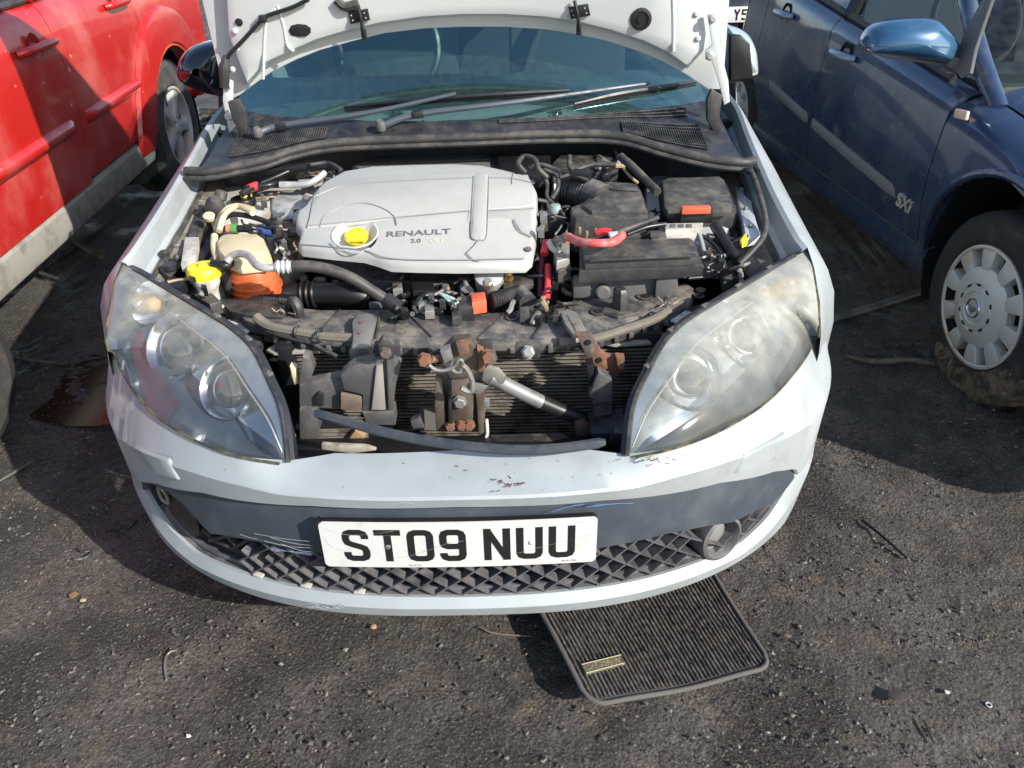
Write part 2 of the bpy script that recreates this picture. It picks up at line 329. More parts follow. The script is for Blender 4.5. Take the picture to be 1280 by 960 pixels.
# puddle beside the car: an irregular sheet of brown oily water
pud = []
for (a, b) in [(38, 520), (62, 500), (78, 472), (100, 452), (128, 440), (160, 446), (170, 480), (165, 520), (120, 532), (70, 530)]: pud.append(U(a, b, z=-.006))
pud = spline(pud, 5, True); pc = sum(pud)/len(pud)
mp = mat('muddy_water', (.034, .019, .011), .16, col2=(.022, .014, .009), nscale=5., bump=.15, bscale=20.)
o = mk('puddle', [pc]+pud, [(0, i+1, (i+1) % len(pud)+1) for i in range(len(pud))], mp, smooth=False); o['kind'] = 'structure'

# ================================================================== the silver car
CAR = thing('hatchback_car', 'silver hatchback with its bonnet raised, front grille missing and engine bay open', 'car')
BASE = np.array([(0, .012), (.12, .0145), (.25, .027), (.39, .06), (.5, .105), (.59, .156), (.68, .222), (.74, .285), (.79, .35), (.835, .44), (.864, .54), (.876, .66), (.88, .78)])
_bs = [np.array([a, b, 0]) for a, b in BASE]; _bs = resample(spline(_bs, 8), 60)
for _ in range(25):
    _q = np.array(_bs); _q[1:-1] = .5*_q[1:-1]+.25*(_q[:-2]+_q[2:]); _bs = list(_q)
PLX = np.array([p[0] for p in _bs]); PLY = np.array([p[1] for p in _bs])
_dx = np.gradient(PLX); _dy = np.gradient(PLY); _l = np.hypot(_dx, _dy); PNX, PNY = _dy/_l, -_dx/_l
COLS = np.concatenate([-np.arange(59, 0, -1), np.arange(60)])
def plan(k, out, z):       # point of the front plan curve, column k (signed), moved outwards
    i = abs(int(k)); s = -1 if k < 0 else 1
    return np.array([s*(PLX[i]+PNX[i]*out), PLY[i]+PNY[i]*out, z])
def planx(x, out, z):
    a = abs(x); s = -1 if x < 0 else 1
    return np.array([s*(a+np.interp(a, PLX, PNX)*out), np.interp(a, PLX, PLY)+np.interp(a, PLX, PNY)*out, z])
def I(x, tab): return float(np.interp(abs(x), [t[0] for t in tab], [t[1] for t in tab]))
ZT = [(0, .545), (.27, .535), (.51, .505), (.65, .458), (.72, .412), (.742, .372), (1, .372)]
ZL = [(0, .302), (.2, .3), (.33, .297), (.48, .293), (.6, .287), (.67, .31), (.713, .345), (.742, .37), (1, .37)]
ZTOP = [(0, .602), (.33, .598), (.405, .614), (.51, .62), (.63, .63), (.737, .64), (.83, .655), (.872, .68), (.89, .70)]
SB = [(0, .1), (.25, .085), (.33, .05), (.405, .02), (.51, .022), (.63, .034), (.737, .05), (.83, .05), (.872, .03), (.9, .02)]
b = MB(); rails = [[] for _ in range(7)]
for k in COLS:
    x = PLX[abs(k)]; zt, zp, sb = I(x, ZT), I(x, ZTOP), I(x, SB)
    zc = zt+(zp-zt)*.56
    for r, (o_, z_) in enumerate([(-.022, zt+.004), (-.003, zt), (.003, zt+.005), (.008, zc-.006), (.0045, zc), (-sb*.45-.004, zc+(zp-zc)*.66), (-sb, zp)]): rails[r].append(plan(k, o_, z_))
rails.append([p+np.array([0, .012, -.03]) for p in rails[-1]])
b.loft(rails, flip=True); BUMP = b.build('front_bumper', M_PAINT, CAR, angle=33)
b = MB(); rails = [[] for _ in range(7)]
for k in COLS:
    x = PLX[abs(k)]; zl = I(x, ZL); zb = .252-(.02 if x > .6 else .02*x/.6)+max(0, x-.74)*.6
    for r, (o_, z_) in enumerate([(-.06, zb-.006), (-.014, zb-.006), (-.003, zb+.002), (.004, zb+(zl-zb)*.50), (.005, zb+(zl-zb)*.58), (-.008, zl-.001), (-.016, zl-.002)]): rails[r].append(plan(k, o_, z_))
b.loft(rails, flip=True); b.build('bumper_lip', M_PAINT, BUMP, angle=22)
b = MB(); rails = [[] for _ in range(3)]
for k in COLS:
    x = PLX[abs(k)]
    if x > .72: continue
    for r, (o_, z_) in enumerate([(-.012, I(x, ZL)-.0035), (-.05, I(x, ZL)+.002), (-.075, I(x, ZL)-.004)]): rails[r].append(plan(k, o_, z_))
b.loft(rails, flip=True).build('grille_ledge', M_GRILLE, CAR)
# headlamp washer covers
for pts in ([(171, 558), (213, 574), (226, 599), (193, 588)], [(918, 590), (928, 568), (978, 543), (966, 574)]):
    mid = []
    for a, c in pts:
        lo, hi = .4, 3.
        for _ in range(40):
            t = (lo+hi)/2; p = CAM+t*ray(a, c)
            if p[1] < np.interp(abs(p[0]), PLX, PLY)-.006: lo = t
            else: hi = t
        mid.append(p)
    rows = []
    for v in (-.04, 0, .04, .35, .65, .96, 1, 1.04):
        row = []
        for u in (-.03, 0, .03, .3, .5, .7, .97, 1, 1.03):
            e = 1 if (0 < u < 1 and 0 < v < 1) else (.55 if (0 <= u <= 1 and 0 <= v <= 1) else -.5)
            p = (mid[0]*(1-u)+mid[1]*u)*(1-v)+(mid[3]*(1-u)+mid[2]*u)*v; row.append(planx(p[0], .006+.0045*e, p[2]))
        rows.append(row)
    MB().loft(rows).build('washer_cover', M_PAINT, BUMP, angle=40)
# dark insert, grille void, grille lattice
ZB = [(0, .405), (.29, .406), (.41, .406), (.5, .39), (.565, .366), (.62, .362), (.68, .346), (.74, .36)]
b = MB(); rails = [[] for _ in range(5)]
for k in COLS:
    x = PLX[abs(k)]
    if x > .745: continue
    zt, zb = I(x, ZT), I(x, ZB)
    if k < 0 and x > .535: zb += np.interp(x, [.535, .56, .59, .63, .68, .72, .74], [0, .045, .072, .085, .085, .05, 0])
    zt = max(zt, zb+.004)
    for r, (o_, z_) in enumerate([(-.05, zb+.012), (-.01, zb), (-.004, zb+.006), (-.004, zb+(zt-zb)*.62), (-.012, zt+.006)]): rails[r].append(plan(k, o_, z_))
b.loft(rails, flip=True); b.build('bumper_insert', M_INSERT, CAR, angle=40)
b = MB(); rails = [[] for _ in range(4)]
for k in COLS:
    x = PLX[abs(k)]
    if x > .742: continue
    dp = np.interp(x, [0, .66, .74], [1, 1, .4]); zq = min(.5, I(x, ZT)-.012)
    for r, (o_, z_) in enumerate([(-.03, I(x, ZL)-.006), (-.10*dp, I(x, ZL)-.01), (-.11*dp, zq), (-.03, zq)]): rails[r].append(plan(k, o_, z_))
b.loft(rails, flip=True); b.build('grille_backing', M_DARK, CAR)
GR = MB().tube([planx(x, -.03, I(x, ZL)+.004) for x in np.linspace(-.7, .7, 40)], .006, 6, 1).build('grille', M_GRILLE, CAR)
nb = 0
for fam in (1, -1):
    for x0 in np.arange(-.62, .80, .056):
        pts = []
        for t in np.linspace(-.12, .12, 17):
            x = x0+t; z = .345+fam*t*.78
            if abs(x) > .72 or (x < -.42 and z > .365) or x < -.49: continue
            if .485 < x < .60 and z > .3: continue
            if I(x, ZL)-.004 < z < I(x, ZB)+.008: pts.append((x, z))
        if len(pts) < 2: continue
        b = MB(); top = [planx(x, -.012, z) for x, z in pts]; bot = [planx(x, -.055, z-.006) for x, z in pts]
        th = np.array([0, 0, .0022])
        b.loft([[p+th for p in top], [p+th*2.8 for p in bot], [p-th*2.8 for p in bot], [p-th for p in top]], close=True)
        b.build('lattice_blade', M_GRILLE, GR, smooth=False)
# little web pieces that fill the crossings
# right fog lamp, left empty fog lamp socket
fc = planx(.548, -.014, .330); fn = planx(.545, 1, 0)-planx(.545, 0, 0); fn[2] = .12
FOG = MB().lathe([(.055, -.05), (.057, -.012), (.053, .006), (.046, .010), (.040, .002), (.034, -.03)], fc, fn, 32, True, False).build('fog_lamp', M_GREYP, CAR)
MB().lathe([(.034, -.024), (.028, -.018), (.012, -.013)], fc, fn, 28, False, True).build('fog_lens', mat('fog_glass', (.16, .165, .165), .5), FOG)
lc = planx(-.625, -.03, .385); ln = planx(-.625, 1, 0)-planx(-.625, 0, 0)
SOC = MB().lathe([(.056, .012), (.05, -.004), (.044, -.045)], lc, ln, 28, True, False, sy=1.15).build('fog_lamp_socket', M_BLKC, CAR)
for a in range(3):
    MB().box(lc-ln*.03, (.006, .02, .11), Matrix.Rotation(rad(60*a+15), 3, 'Y') @ Matrix.Rotation(.4, 3, 'Z'), .001).build('socket_rib', M_BLK, SOC)
MB().tube([planx(-.672, -.012, .395), planx(-.668, -.01, .425), planx(-.655, -.01, .437), planx(-.648, -.012, .42), planx(-.655, -.014, .392)], .004, 8, 4, closed=True).build('metal_eye', M_STEEL, SOC)
for x, z, ag in ((-.60, .33, 35), (-.55, .335, -30), (-.52, .34, 48), (-.49, .345, -40), (-.58, .36, -12), (-.535, .315, 8)):
    MB().box(planx(x, -.045, z), (.09, .018, .008), Matrix.Rotation(rad(-25), 3, 'Z') @ Matrix.Rotation(rad(ag), 3, 'Y'), .002).build('bracing_rib', M_BLK, CAR)
for x in (-.44, -.33, -.215): MB().box(planx(x, -.014, I(x, ZL)+.003), (.022, .012, .005), Matrix.Rotation(math.atan2(planx(x+.02, 0, 0)[1]-planx(x, 0, 0)[1], .02), 3, 'Z'), .001).build('retaining_clip', M_WHITEPL, GR)

def skin(px, py, out=.0078):
    lo, hi = .4, 3.
    for _ in range(40):
        t = (lo+hi)/2; p = CAM+t*ray(px, py)
        if p[1] < np.interp(abs(p[0]), PLX, PLY)-out: lo = t
        else: hi = t
    return p
def scuff(pts, r, m, top=None, par=None):
    MB().tube([(U(x, y, z=top) if top else skin(x, y)) for x, y in pts], r, 5, 3).build('scratch', m, par or BUMP)
M_SCW = mat('scratch_white', (.34, .36, .37), .7); M_SCB = mat('scratch_blue', (.08, .14, .32), .6); M_SCR = mat('chip_brown', (.12, .065, .045), .85)
for a in (((318, 667), (352, 673), (388, 677)), ((330, 676), (360, 683), (391, 685)), ((345, 688), (370, 690), (392, 692)), ((338, 672), (366, 679), (390, 682)), ((352, 680), (374, 688), (391, 690)), ((300, 668), (312, 672), (322, 674)), ((500, 633), (512, 630), (524, 627)), ((498, 629), (508, 628), (518, 631))): scuff(a, .0004, M_SCW)
for a in (((340, 684), (364, 690), (391, 694)), ((732, 634), (750, 631), (770, 630)), ((742, 633), (766, 630), (792, 629)), ((976, 655), (979, 650), (981, 645)), ((690, 640), (708, 634), (730, 630))): scuff(a, .0008, M_SCB)
for k in range(11):
    x, y = random.gauss(628, 13), random.gauss(602, 4.5); scuff(((x, y), (x+random.uniform(1, 4), y+random.uniform(-2, 2)), (x+random.uniform(3, 7), y+random.uniform(-2, 3))), random.uniform(.0006, .0014), M_SCR, .587)
for k in range(13):
    x, y = random.uniform(420, 780), random.uniform(572, 600); scuff(((x, y), (x+1.2, y+.8), (x+2, y+.4)), random.uniform(.0004, .0009), M_SCR, .5965)
for k in range(12):
    x, y = random.gauss(812, 14), random.gauss(574, 3); scuff(((x, y), (x+3, y+random.uniform(-2, 2)), (x+6, y+random.uniform(-3, 3))), random.uniform(.0005, .001), mat('moss', (.16, .12, .04), .9), .612)
for k in range(16):
    x, y = random.uniform(380, 425), random.uniform(754, 760); scuff(((x, y), (x+4, y+random.uniform(-1, 1)), (x+9, y+1)), .0006, M_SCW)
# number plate
PZ0, PZ1 = .4085, .5195
def plp(x, z, o=0.): return np.array([x, -.002+.12*x*x-o+.02*(z-.41), z])
b = MB(); outl = []
for cx, cz, a0 in ((.25, .5095, 0), (-.25, .5095, 90), (-.25, .4185, 180), (.25, .4185, 270)):
    for a in range(0, 91, 18): outl.append((cx+.010*math.cos(rad(a0+a)), cz+.010*math.sin(rad(a0+a))))
nx = 26; b = MB(); r0 = []; 
xs = np.concatenate([[-.26, -.2597, -.259, -.2575, -.2545, -.2515], np.linspace(-.249, .249, nx), [.2515, .2545, .2575, .259, .2597, .26]])
def edge(x, top):
    e = max(0, abs(x)-.25); d = .010-math.sqrt(max(0, .010**2-e*e)); return PZ1-d if top else PZ0+d
b.loft([[plp(x, edge(x, 1), -.003) for x in xs], [plp(x, edge(x, 1)) for x in xs], [plp(x, edge(x, 0)) for x in xs], [plp(x, edge(x, 0), -.003) for x in xs]], flip=False)
PLT = b.build('number_plate', M_PLATE, CAR, angle=30)
b = MB(); b.loft([[plp(x, edge(x, 1)-.001, -.003) for x in xs], [plp(x, edge(x, 1)-.001, -.016) for x in xs], [plp(x, edge(x, 0)+.001, -.016) for x in xs], [plp(x, edge(x, 0)+.001, -.003) for x in xs]], flip=False)
b.box(plp(-.262, .464, -.012), (.008, .02, .105), b=.002); b.build('plate_backing', M_BLKC, CAR)
def stroke(pts, wd, closed=False):
    P = [np.array(p, float) for p in pts]; n = len(P); Lf = []; Rt = []
    for i in range(n):
        a = P[i]-P[i-1] if (i > 0 or closed) else P[1]-P[0]; c = P[(i+1) % n]-P[i] if (i < n-1 or closed) else P[-1]-P[-2]
        a = a/np.linalg.norm(a); c = c/np.linalg.norm(c); n1 = np.array([-a[1], a[0]]); n2 = np.array([-c[1], c[0]]); d = (n1+n2)/max(.4, 1+n1@n2)
        Lf.append(P[i]+d*wd/2); Rt.append(P[i]-d*wd/2)
    return Lf, Rt, closed
GL = {
 'S': [([(43, 56), (43, 63), (40.5, 69), (34, 72), (16, 72), (9.5, 69), (7, 63), (7, 53), (9.5, 46.5), (16, 43), (34, 36), (40.5, 32.5), (43, 26), (43, 16), (40.5, 10), (34, 7), (16, 7), (9.5, 10), (7, 16), (7, 23)], 0)],
 'T': [([(0, 72), (50, 72)], 0), ([(25, 0), (25, 65)], 0)],
 '0': [([(43, 16), (43, 63), (40.5, 69), (34, 72), (16, 72), (9.5, 69), (7, 63), (7, 16), (9.5, 10), (16, 7), (34, 7), (40.5, 10)], 1)],
 '9': [([(43, 46), (43, 63), (40.5, 69), (34, 72), (16, 72), (9.5, 69), (7, 63), (7, 46), (9.5, 40), (16, 37), (34, 37), (40.5, 40)], 1), ([(43, 44), (43, 16), (40.5, 10), (34, 7), (16, 7), (9.5, 10), (7, 16), (7, 21)], 0)],
 'N': [([(7, 0), (7, 79)], 0), ([(43, 0), (43, 79)], 0), ([(8, 74), (42, 5)], 0)],
 'U': [([(7, 79), (7, 16), (9.5, 10), (16, 7), (34, 7), (40.5, 10), (43, 16), (43, 79)], 0)]}
def glyph(ch, fn, m, parent, name='character', wd=14.):
    b = MB()
    for q, (pts, cl) in enumerate(GL[ch]):
        Lf, Rt, cl = stroke(pts, wd-(1.5 if ch == 'N' and q == 2 else 0), cl); lay = .0006+.00025*q
        if cl: Lf.append(Lf[0]); Rt.append(Rt[0])
        b.loft([[fn(p[0], p[1], lay) for p in Lf], [fn(p[0], p[1], lay) for p in Rt]], flip=False)
    return b.build(name, m, parent, smooth=False)
for k, a in enumerate(([(-.25, .505), (-.2, .49), (-.12, .50)], [(-.15, .43), (-.09, .44), (-.02, .47), (.01, .475)], [(.11, .44), (.16, .455), (.25, .478)], [(.12, .51), (.19, .505), (.24, .512)], [(-.255, .48), (-.235, .455), (-.215, .45)])): MB().tube([plp(x_, z_, .0004) for x_, z_ in a], .00045, 4, 4).build('plate_scratch', mat('plate_grime', (.3, .29, .27), .7), PLT)
x = -.219
for ch in 'ST09 NUU':
    if ch == ' ': x += .022; continue
    glyph(ch, lambda u, v, o, x=x: plp(x+u/1000, .4245+v/1000, o), M_CHAR, PLT); x += .061
M_INK = mat('small_print', (.12, .12, .12), .5)
text_mesh('Perth Engineering & Automotive Solutions Ltd', 'small_lettering', M_INK, plp(-.098, .4122, .0004), (1, 0, 0), (0, .02, 1), .0062, PLT, .0001)
text_mesh('BS AU 145d', 'small_lettering', M_INK, plp(.195, .4135, .004-.0036), (1, .05, 0), (0, .02, 1), .0055, PLT, .0001)
for x, z, mm in ((-.134, .462, M_STEEL), (.137, .466, M_PLATE)): MB().lathe([(.0055, 0), (.0055, .002), (.003, .0032)], plp(x, z, .0), (0, -1, 0), 12).build('plate_screw', mm, PLT)

# ------------------------------------------------------------------ headlights
def symp(pl, pr, z):
    a, c = U(*pl, z=z), U(*pr, z=z); return np.array([(c[0]-a[0])/2, (a[1]+c[1])/2, z])
TIPU = np.array([.318, .085, .602])
Q = [TIPU, symp((355, 521), (794, 503), .665), symp((337, 483), (812, 458), .70), symp((320, 445), (832, 424), .728), symp((299, 421), (860, 397), .745), symp((256, 390), (900, 374), .762), symp((212, 364), (950, 345), .776), symp((177, 343), (990, 321), .786), symp((153, 334), (1011, 309), .792)]
Pb = [np.array([.334, .083, .602])]+[planx(x, -I(x, SB)+.004, I(x, ZTOP)+.003) for x in (.405, .48, .56, .64, .72, .775, .81)]+[symp((135, 431), (1025, 420), .685), symp((140, 392), (1027, 386), .735), symp((147, 356), (1020, 334), .775)]+[Q[-1]+np.array([.002, .004, -.004])]
QR = resample(spline(Q, 6), 36); PR = resample(spline(Pb, 6), 36)
def hl_grid(side, dep=0., n=13, t0=0., t1=1., s0=0, s1=36, bulge=.035):
    g = []
    for a in np.linspace(t0, t1, n):
        row = []
        for i in range(s0, s1):
            q, p = QR[i], PR[i]; v = p*(1-a)+q*a; L = np.linalg.norm(q-p)
            nn = np.array([.35, -.62, .70]); nn /= np.linalg.norm(nn)
            v = v+nn*(bulge*4*a*(1-a)*min(1, L/.2)*(1-.8*(i/35)**5))-nn*dep*min(1., L/.12)*min(1, 5.5*a*(1-a)+(.12 if dep < .03 else 0))
            row.append(np.array([side*v[0], v[1], v[2]]))
        g.append(row)
    return g
def hl_pt(side, a, i, dep):
    q, p = QR[i], PR[i]; v = p*(1-a)+q*a; nn = np.array([.35, -.62, .70]); nn /= np.linalg.norm(nn); v = v+nn*.02-nn*dep; return np.array([side*v[0], v[1], v[2]]), np.array([side*.33, -.70, .63])
M_HLDARK = mat('headlamp_bezel', (.07, .095, .13), .35, .3, coat=.2)
M_HLREF = mat('headlamp_reflector', (.60, .61, .60), .22, .75, roughvar=.2)
M_IND = mat('indicator_bulb', (.7, .38, .12), .2, coat=.5)
for side in (-1, 1):
    HL = MB().loft(hl_grid(side), flip=side < 0).build('headlight', M_LENS if side < 0 else M_LENS2, CAR, angle=80)
    # housing: bowl behind the lens, bright above, dark bezel below
    g = hl_grid(side, .10, 9, .0, 1.); 
    MB().loft([hl_grid(side, .004, 2, 0, .001)[0], g[0], g[2]], flip=side < 0).build('lower_bezel', M_HLDARK, HL)
    MB().loft([g[2], g[3]], flip=side < 0).build('bezel_step', M_HLDARK, HL)
    MB().loft(g[3:]+[hl_grid(side, .004, 2, .999, 1)[1]], flip=side < 0).build('reflector_housing', M_HLREF, HL)
    for (a, i, R, nm) in ((.56, 12, .062, 'inner_lamp'), (.50, 21, .070, 'outer_lamp')):
        c, ax = hl_pt(side, a, i, .079)
        LP = MB().lathe([(R*.4, -.03), (R*.8, -.01), (R, .02), (R*1.06, .024), (R*1.1, .016)], c, ax, 32, True, False).build(nm, M_CHROME, HL)
        MB().lathe([(R*.78, -.02), (R*.74, .0), (R*.6, .018), (R*.35, .030), (.0005, .034)], c, ax, 28, True, False).build('projector_lens', mat('projector_glass', (.05, .06, .065), .05, .2, coat=1., ior=1.9), LP)
    c, ax = hl_pt(side, .62, 28, .062)
    LP = MB().lathe([(.02, -.02), (.042, 0), (.05, .02)], c, ax, 28, True, False).build('indicator_bowl', M_CHROME, HL)
    MB().lathe([(.016, -.01), (.017, .012), (.01, .022), (.001, .026)], c, ax, 20, False, False).build('indicator_bulb', M_IND, LP)
    # ribs that divide the lens inside
    MB().tube([p_-np.array([0, -.006, .008]) for p_ in hl_grid(side, .004, 2, .80, .801, 1, 24)[0]], .002, 6, 1).build('lens_divider', M_HLREF, HL)
    for i in (2, 3): 
        pass
    MB().loft([[p for p in hl_grid(side, .012, 2, .995, .996, 0, 22)[0]], [p for p in hl_grid(side, .02, 2, .80, .801, 0, 22)[0]]], flip=side < 0).build('inner_trim', mat('lamp_trim', (.25, .31, .38), .25, .6, coat=.3), HL)
    g0 = hl_grid(side, -.002, 2, .999, 1)[1]
    MB().tube(g0[:34], .0055, 6, 1).build('lens_edge_seal', M_BLK, HL)
    MB().tube([np.array([side*p[0], p[1], p[2]])+np.array([0, -.001, -.001]) for p in PR], .0026, 6, 1).build('lower_seal', mat('mossy_seal', (.11, .10, .045), .9, col2=(.03, .03, .024), nscale=30., nlo=.42, nhi=.58), HL)
    # lid flange with clips behind the upper edge
    q = [np.array([side*p[0], p[1], p[2]]) for p in QR]
    up = [p+np.array([-side*.010, .011, -.002]) for p in q]
    MB().loft([[p+np.array([0, 0, .001]) for p in q], up, [p+np.array([-side*.002, .002, -.05]) for p in up]], flip=side > 0).build('headlight_flange', mat('flange_blue_black', (.016, .019, .024), .4), HL)
    for i in (9, 14, 19, 24, 29): MB().box(up[i]+np.array([side*.008, -.006, .004]), (.022, .012, .006), Matrix.Rotation(side*.75, 3, 'Z'), .002).build('flange_clip', M_GREYP, HL)

# ------------------------------------------------------------------ front wings
FIN = [symp((157, 331), (1008, 307), .80), symp((165, 322), (1001, 300), .81), symp((200, 260), (960, 235), .845), symp((240, 190), (932, 172), .885), symp((262, 152), (916, 128), .91), np.array([.80, 1.62, .93])]
FINR = resample(spline(FIN, 6), 24)
for side in (-1, 1):
    f = lambda p: np.array([side*p[0], p[1], p[2]])
    e1_, e2_, e3_ = Pb[-4], Pb[-3], Pb[-2]; B_ = Q[-1]
    XW = [B_+np.array([-.01, 0, -.02]), B_+np.array([-.006, 0, -.012]), B_+np.array([-.003, 0, -.002]), B_+np.array([.002, .002, .001]), e3_+np.array([.003, .002, .002]), e2_+np.array([.004, .002, .002]), e1_+np.array([.004, .002, .0]), e1_+np.array([.008, 0, -.05]), e1_+np.array([.006, 0, -.13])]
    r0 = [f(p+np.array([-.022, 0, -.06])) for p in FINR]; r1 = [f(p+np.array([-.010, 0, -.05])) for p in FINR]; r2 = [f(p+np.array([-.004, 0, -.004])) for p in FINR]
    r3 = [f(p+np.array([.006, 0, .002])) for p in FINR]
    def out(p, t, dz):
        xo = .875+.012*min(1, max(0, (p[1]-.6)/.5)); return f(np.array([p[0]+(xo-p[0])*t, p[1], p[2]+dz]))
    r4 = [out(p, .32, -.018) for p in FINR]; r5 = [out(p, .62, -.055) for p in FINR]; r6 = [out(p, .86, -.11) for p in FINR]; r7 = [out(p, 1.0, -.19) for p in FINR]; r8 = [out(p, .99, -.28) for p in FINR]
    WR = [[f(np.array(x_))]+r_ for x_, r_ in zip(XW, [r0, r1, r2, r3, r4, r5, r6, r7, r8])]
    MB().loft(WR, flip=side < 0).build('front_wing', M_PAINT, CAR, angle=35)
    # fold of seam metal and the gutter inside the wing, dirt and shade in its colour
    g1 = [p+np.array([0, 0, .002]) for p in r0]; g2 = [p+np.array([-side*.05, 0, -.012]) for p in r0]; g3 = [p+np.array([-side*.06, 0, -.12]) for p in r0]
    MB().loft([g1, g2, g3], flip=side < 0).build('wing_gutter', mat('gutter_grime_shade', (.10, .095, .085), .6, .1, col2=(.22, .19, .15), nscale=12., dust=.2), CAR)
    MB().tube([p+np.array([-side*.012, 0, .001]) for p in r0], .006, 6, 1).build('gutter_shade_line', M_RUB, CAR)  # black tube put in for the shade of the gutter channel
    for i in (4, 9, 14, 19): MB().lathe([(.009, 0), (.009, .005), (.006, .008)], r0[i]+np.array([-side*.02, 0, -.004]), (0, 0, 1), 6).build('wing_bolt', M_STEEL, CAR)

# ------------------------------------------------------------------ rest of the body (mostly behind the bonnet)
def car_side(side):
    ys = np.linspace(.7, 3.75, 62); rows = []
    for y in ys:
        zb = .22
        for cy in (.92, 3.68):
            if abs(y-cy) < .345: zb = max(zb, .32+math.sqrt(.345**2-(y-cy)**2))
        taper = .02*max(0, (y-3)/.75)
        top = .66 if y < 1.62 else .93
        rows.append([np.array([side*(xx-taper), y, zb+(top-zb)*t]) for t, xx in ((0, .86), (.3, .885), (.65, .89), (.9, .875), (1, .86 if y > 1.62 else .885))])
    MB().loft(rows, flip=side > 0).build('body_side', M_PAINT, CAR)
    gl = [[np.array([side*.83, y, .935]) for y in (1.75, 2.2, 2.8, 3.5, 3.8)], [np.array([side*(.66+.0), y, z]) for y, z in ((2.25, 1.33), (2.5, 1.39), (2.9, 1.40), (3.4, 1.34), (3.75, 1.26))]]
    MB().loft(gl, flip=side > 0).build('side_window', M_GLASS2, CAR)
    MB().tube([(side*.76, 1.80, 1.02), (side*.74, 1.9, 1.10), (side*.67, 2.2, 1.36), (side*.64, 2.6, 1.41)], .028, 8).build('windscreen_pillar', M_PAINT, CAR)
    for cy in (.92, 3.68):
        W = MB().lathe([(.20, -.10), (.29, -.11), (.318, -.09), (.325, -.05), (.325, .05), (.318, .09), (.29, .105), (.215, .10)], (side*.78, cy, .32), (side, 0, 0), 40, True, True).build('wheel', M_TYRE, CAR)
        MB().lathe([(.215, .098), (.2, .085), (.05, .075), (.03, .09), (.001, .092)], (side*.78, cy, .32), (side, 0, 0), 40, False, False).build('hubcap', M_HUB, W)
for s_ in (-1, 1): car_side(s_)
b = MB(); rf = []
for y, z, hw in ((2.02, 1.40, .60), (2.2, 1.425, .64), (2.7, 1.44, .65), (3.3, 1.41, .63), (3.85, 1.28, .6), (4.3, .98, .68), (4.45, .6, .74), (4.45, .3, .74)):
    rf.append([np.array([hw*t, y, z-.03*t*t-(.02 if abs(t) == 1 else 0)]) for t in (-1, -.8, -.4, 0, .4, .8, 1)])
b.loft(rf, flip=False); b.build('roof', M_PAINT, CAR)
MB().box((0, 2.6, .24), (1.62, 3.6, .05), None, .01).build('floor_pan', M_DARK, CAR)
MB().box((0, 1.42, .62), (1.6, .03, .5), None, .0).build('firewall', M_BLKC, CAR)
for s_ in (-1, 1): MB().box((s_*.66, 1.0, .48), (.05, .95, .56), None, .01).build('inner_panel', M_BLKC, CAR)
MB().box((0, .98, .36), (1.26, .85, .05), None, .0).build('engine_undertray', M_DARK, CAR)

# ------------------------------------------------------------------ scuttle, seal, windscreen, interior
SEAL = [U(232, 214, z=.875), U(262, 214, z=.878), U(300, 207, z=.885), U(335, 199, z=.895), U(372, 187, z=.91), U(430, 178, z=.92), U(580, 172, z=.925), U(700, 168, z=.925), U(772, 170, z=.92), U(830, 186, z=.90), U(880, 198, z=.885), U(925, 203, z=.878), U(943, 201, z=.875)]
SEALR = spline(SEAL, 6)
MB().tube(SEALR, .0125, 10, 1).build('bonnet_seal', M_RUB, CAR)
MB().tube([p+np.array([0, -.014, -.014]) for p in SEALR], .007, 8, 1).build('seal_lip', M_RUB, CAR)
MB().loft([[p+np.array([0, -.004, -.012]) for p in SEALR], [p+np.array([0, .13, -.035]) for p in SEALR], [p+np.array([0, .16, -.4]) for p in SEALR]]).build('bulkhead', M_BLK, CAR)
def gbase(x): return np.array([x, 1.128+.42*x*x+.12*abs(x)**4, .955-.03*x*x])
GS = math.tan(rad(37))
def wscr(x, t):   # t: metres rearwards over the glass
    p = gbase(x); s = 1-.12*t; return np.array([x*s, p[1]+t-.25*x*x*t, p[2]+GS*t-.20*t*t])
XS = np.linspace(-.72, .72, 37)
MB().loft([[wscr(x, t) for x in XS] for t in np.linspace(.0, .85, 14)], flip=False).build('windscreen', M_GLASS, CAR, angle=80)
sc = [[], [], [], []]
for x in XS:
    g = gbase(x); i = np.argmin([abs(p[0]-x) for p in SEALR]); sp = SEALR[i]
    sy, sz = np.interp(x, [p[0] for p in SEALR], [p[1] for p in SEALR]), np.interp(x, [p[0] for p in SEALR], [p[2] for p in SEALR])
    sc[0].append(np.array([x, sy+.006, sz+.004])); sc[1].append(np.array([x, sy+(g[1]-sy)*.35, sz+(g[2]-sz)*.25+.002])); sc[2].append(np.array([x, sy+(g[1]-sy)*.8, sz+(g[2]-sz)*.75+.004])); sc[3].append(g+np.array([0, .006, .004]))
SCUT = MB().loft(sc).build('scuttle_panel', mat('scuttle_plastic', (.016, .018, .024), .35, dust=.16, roughvar=.2), CAR, angle=50)
def scut(x, t):   # point on the scuttle, t 0 front .. 1 glass
    a = [np.array([np.interp(x, XS, [p[k] for p in r]) for k in range(3)]) for r in sc]; u = np.interp(t, [0, .35, .8, 1], [0, 1, 2, 3]); i = min(2, int(u)); return a[i]*(1-u+i)+a[i+1]*(u-i)
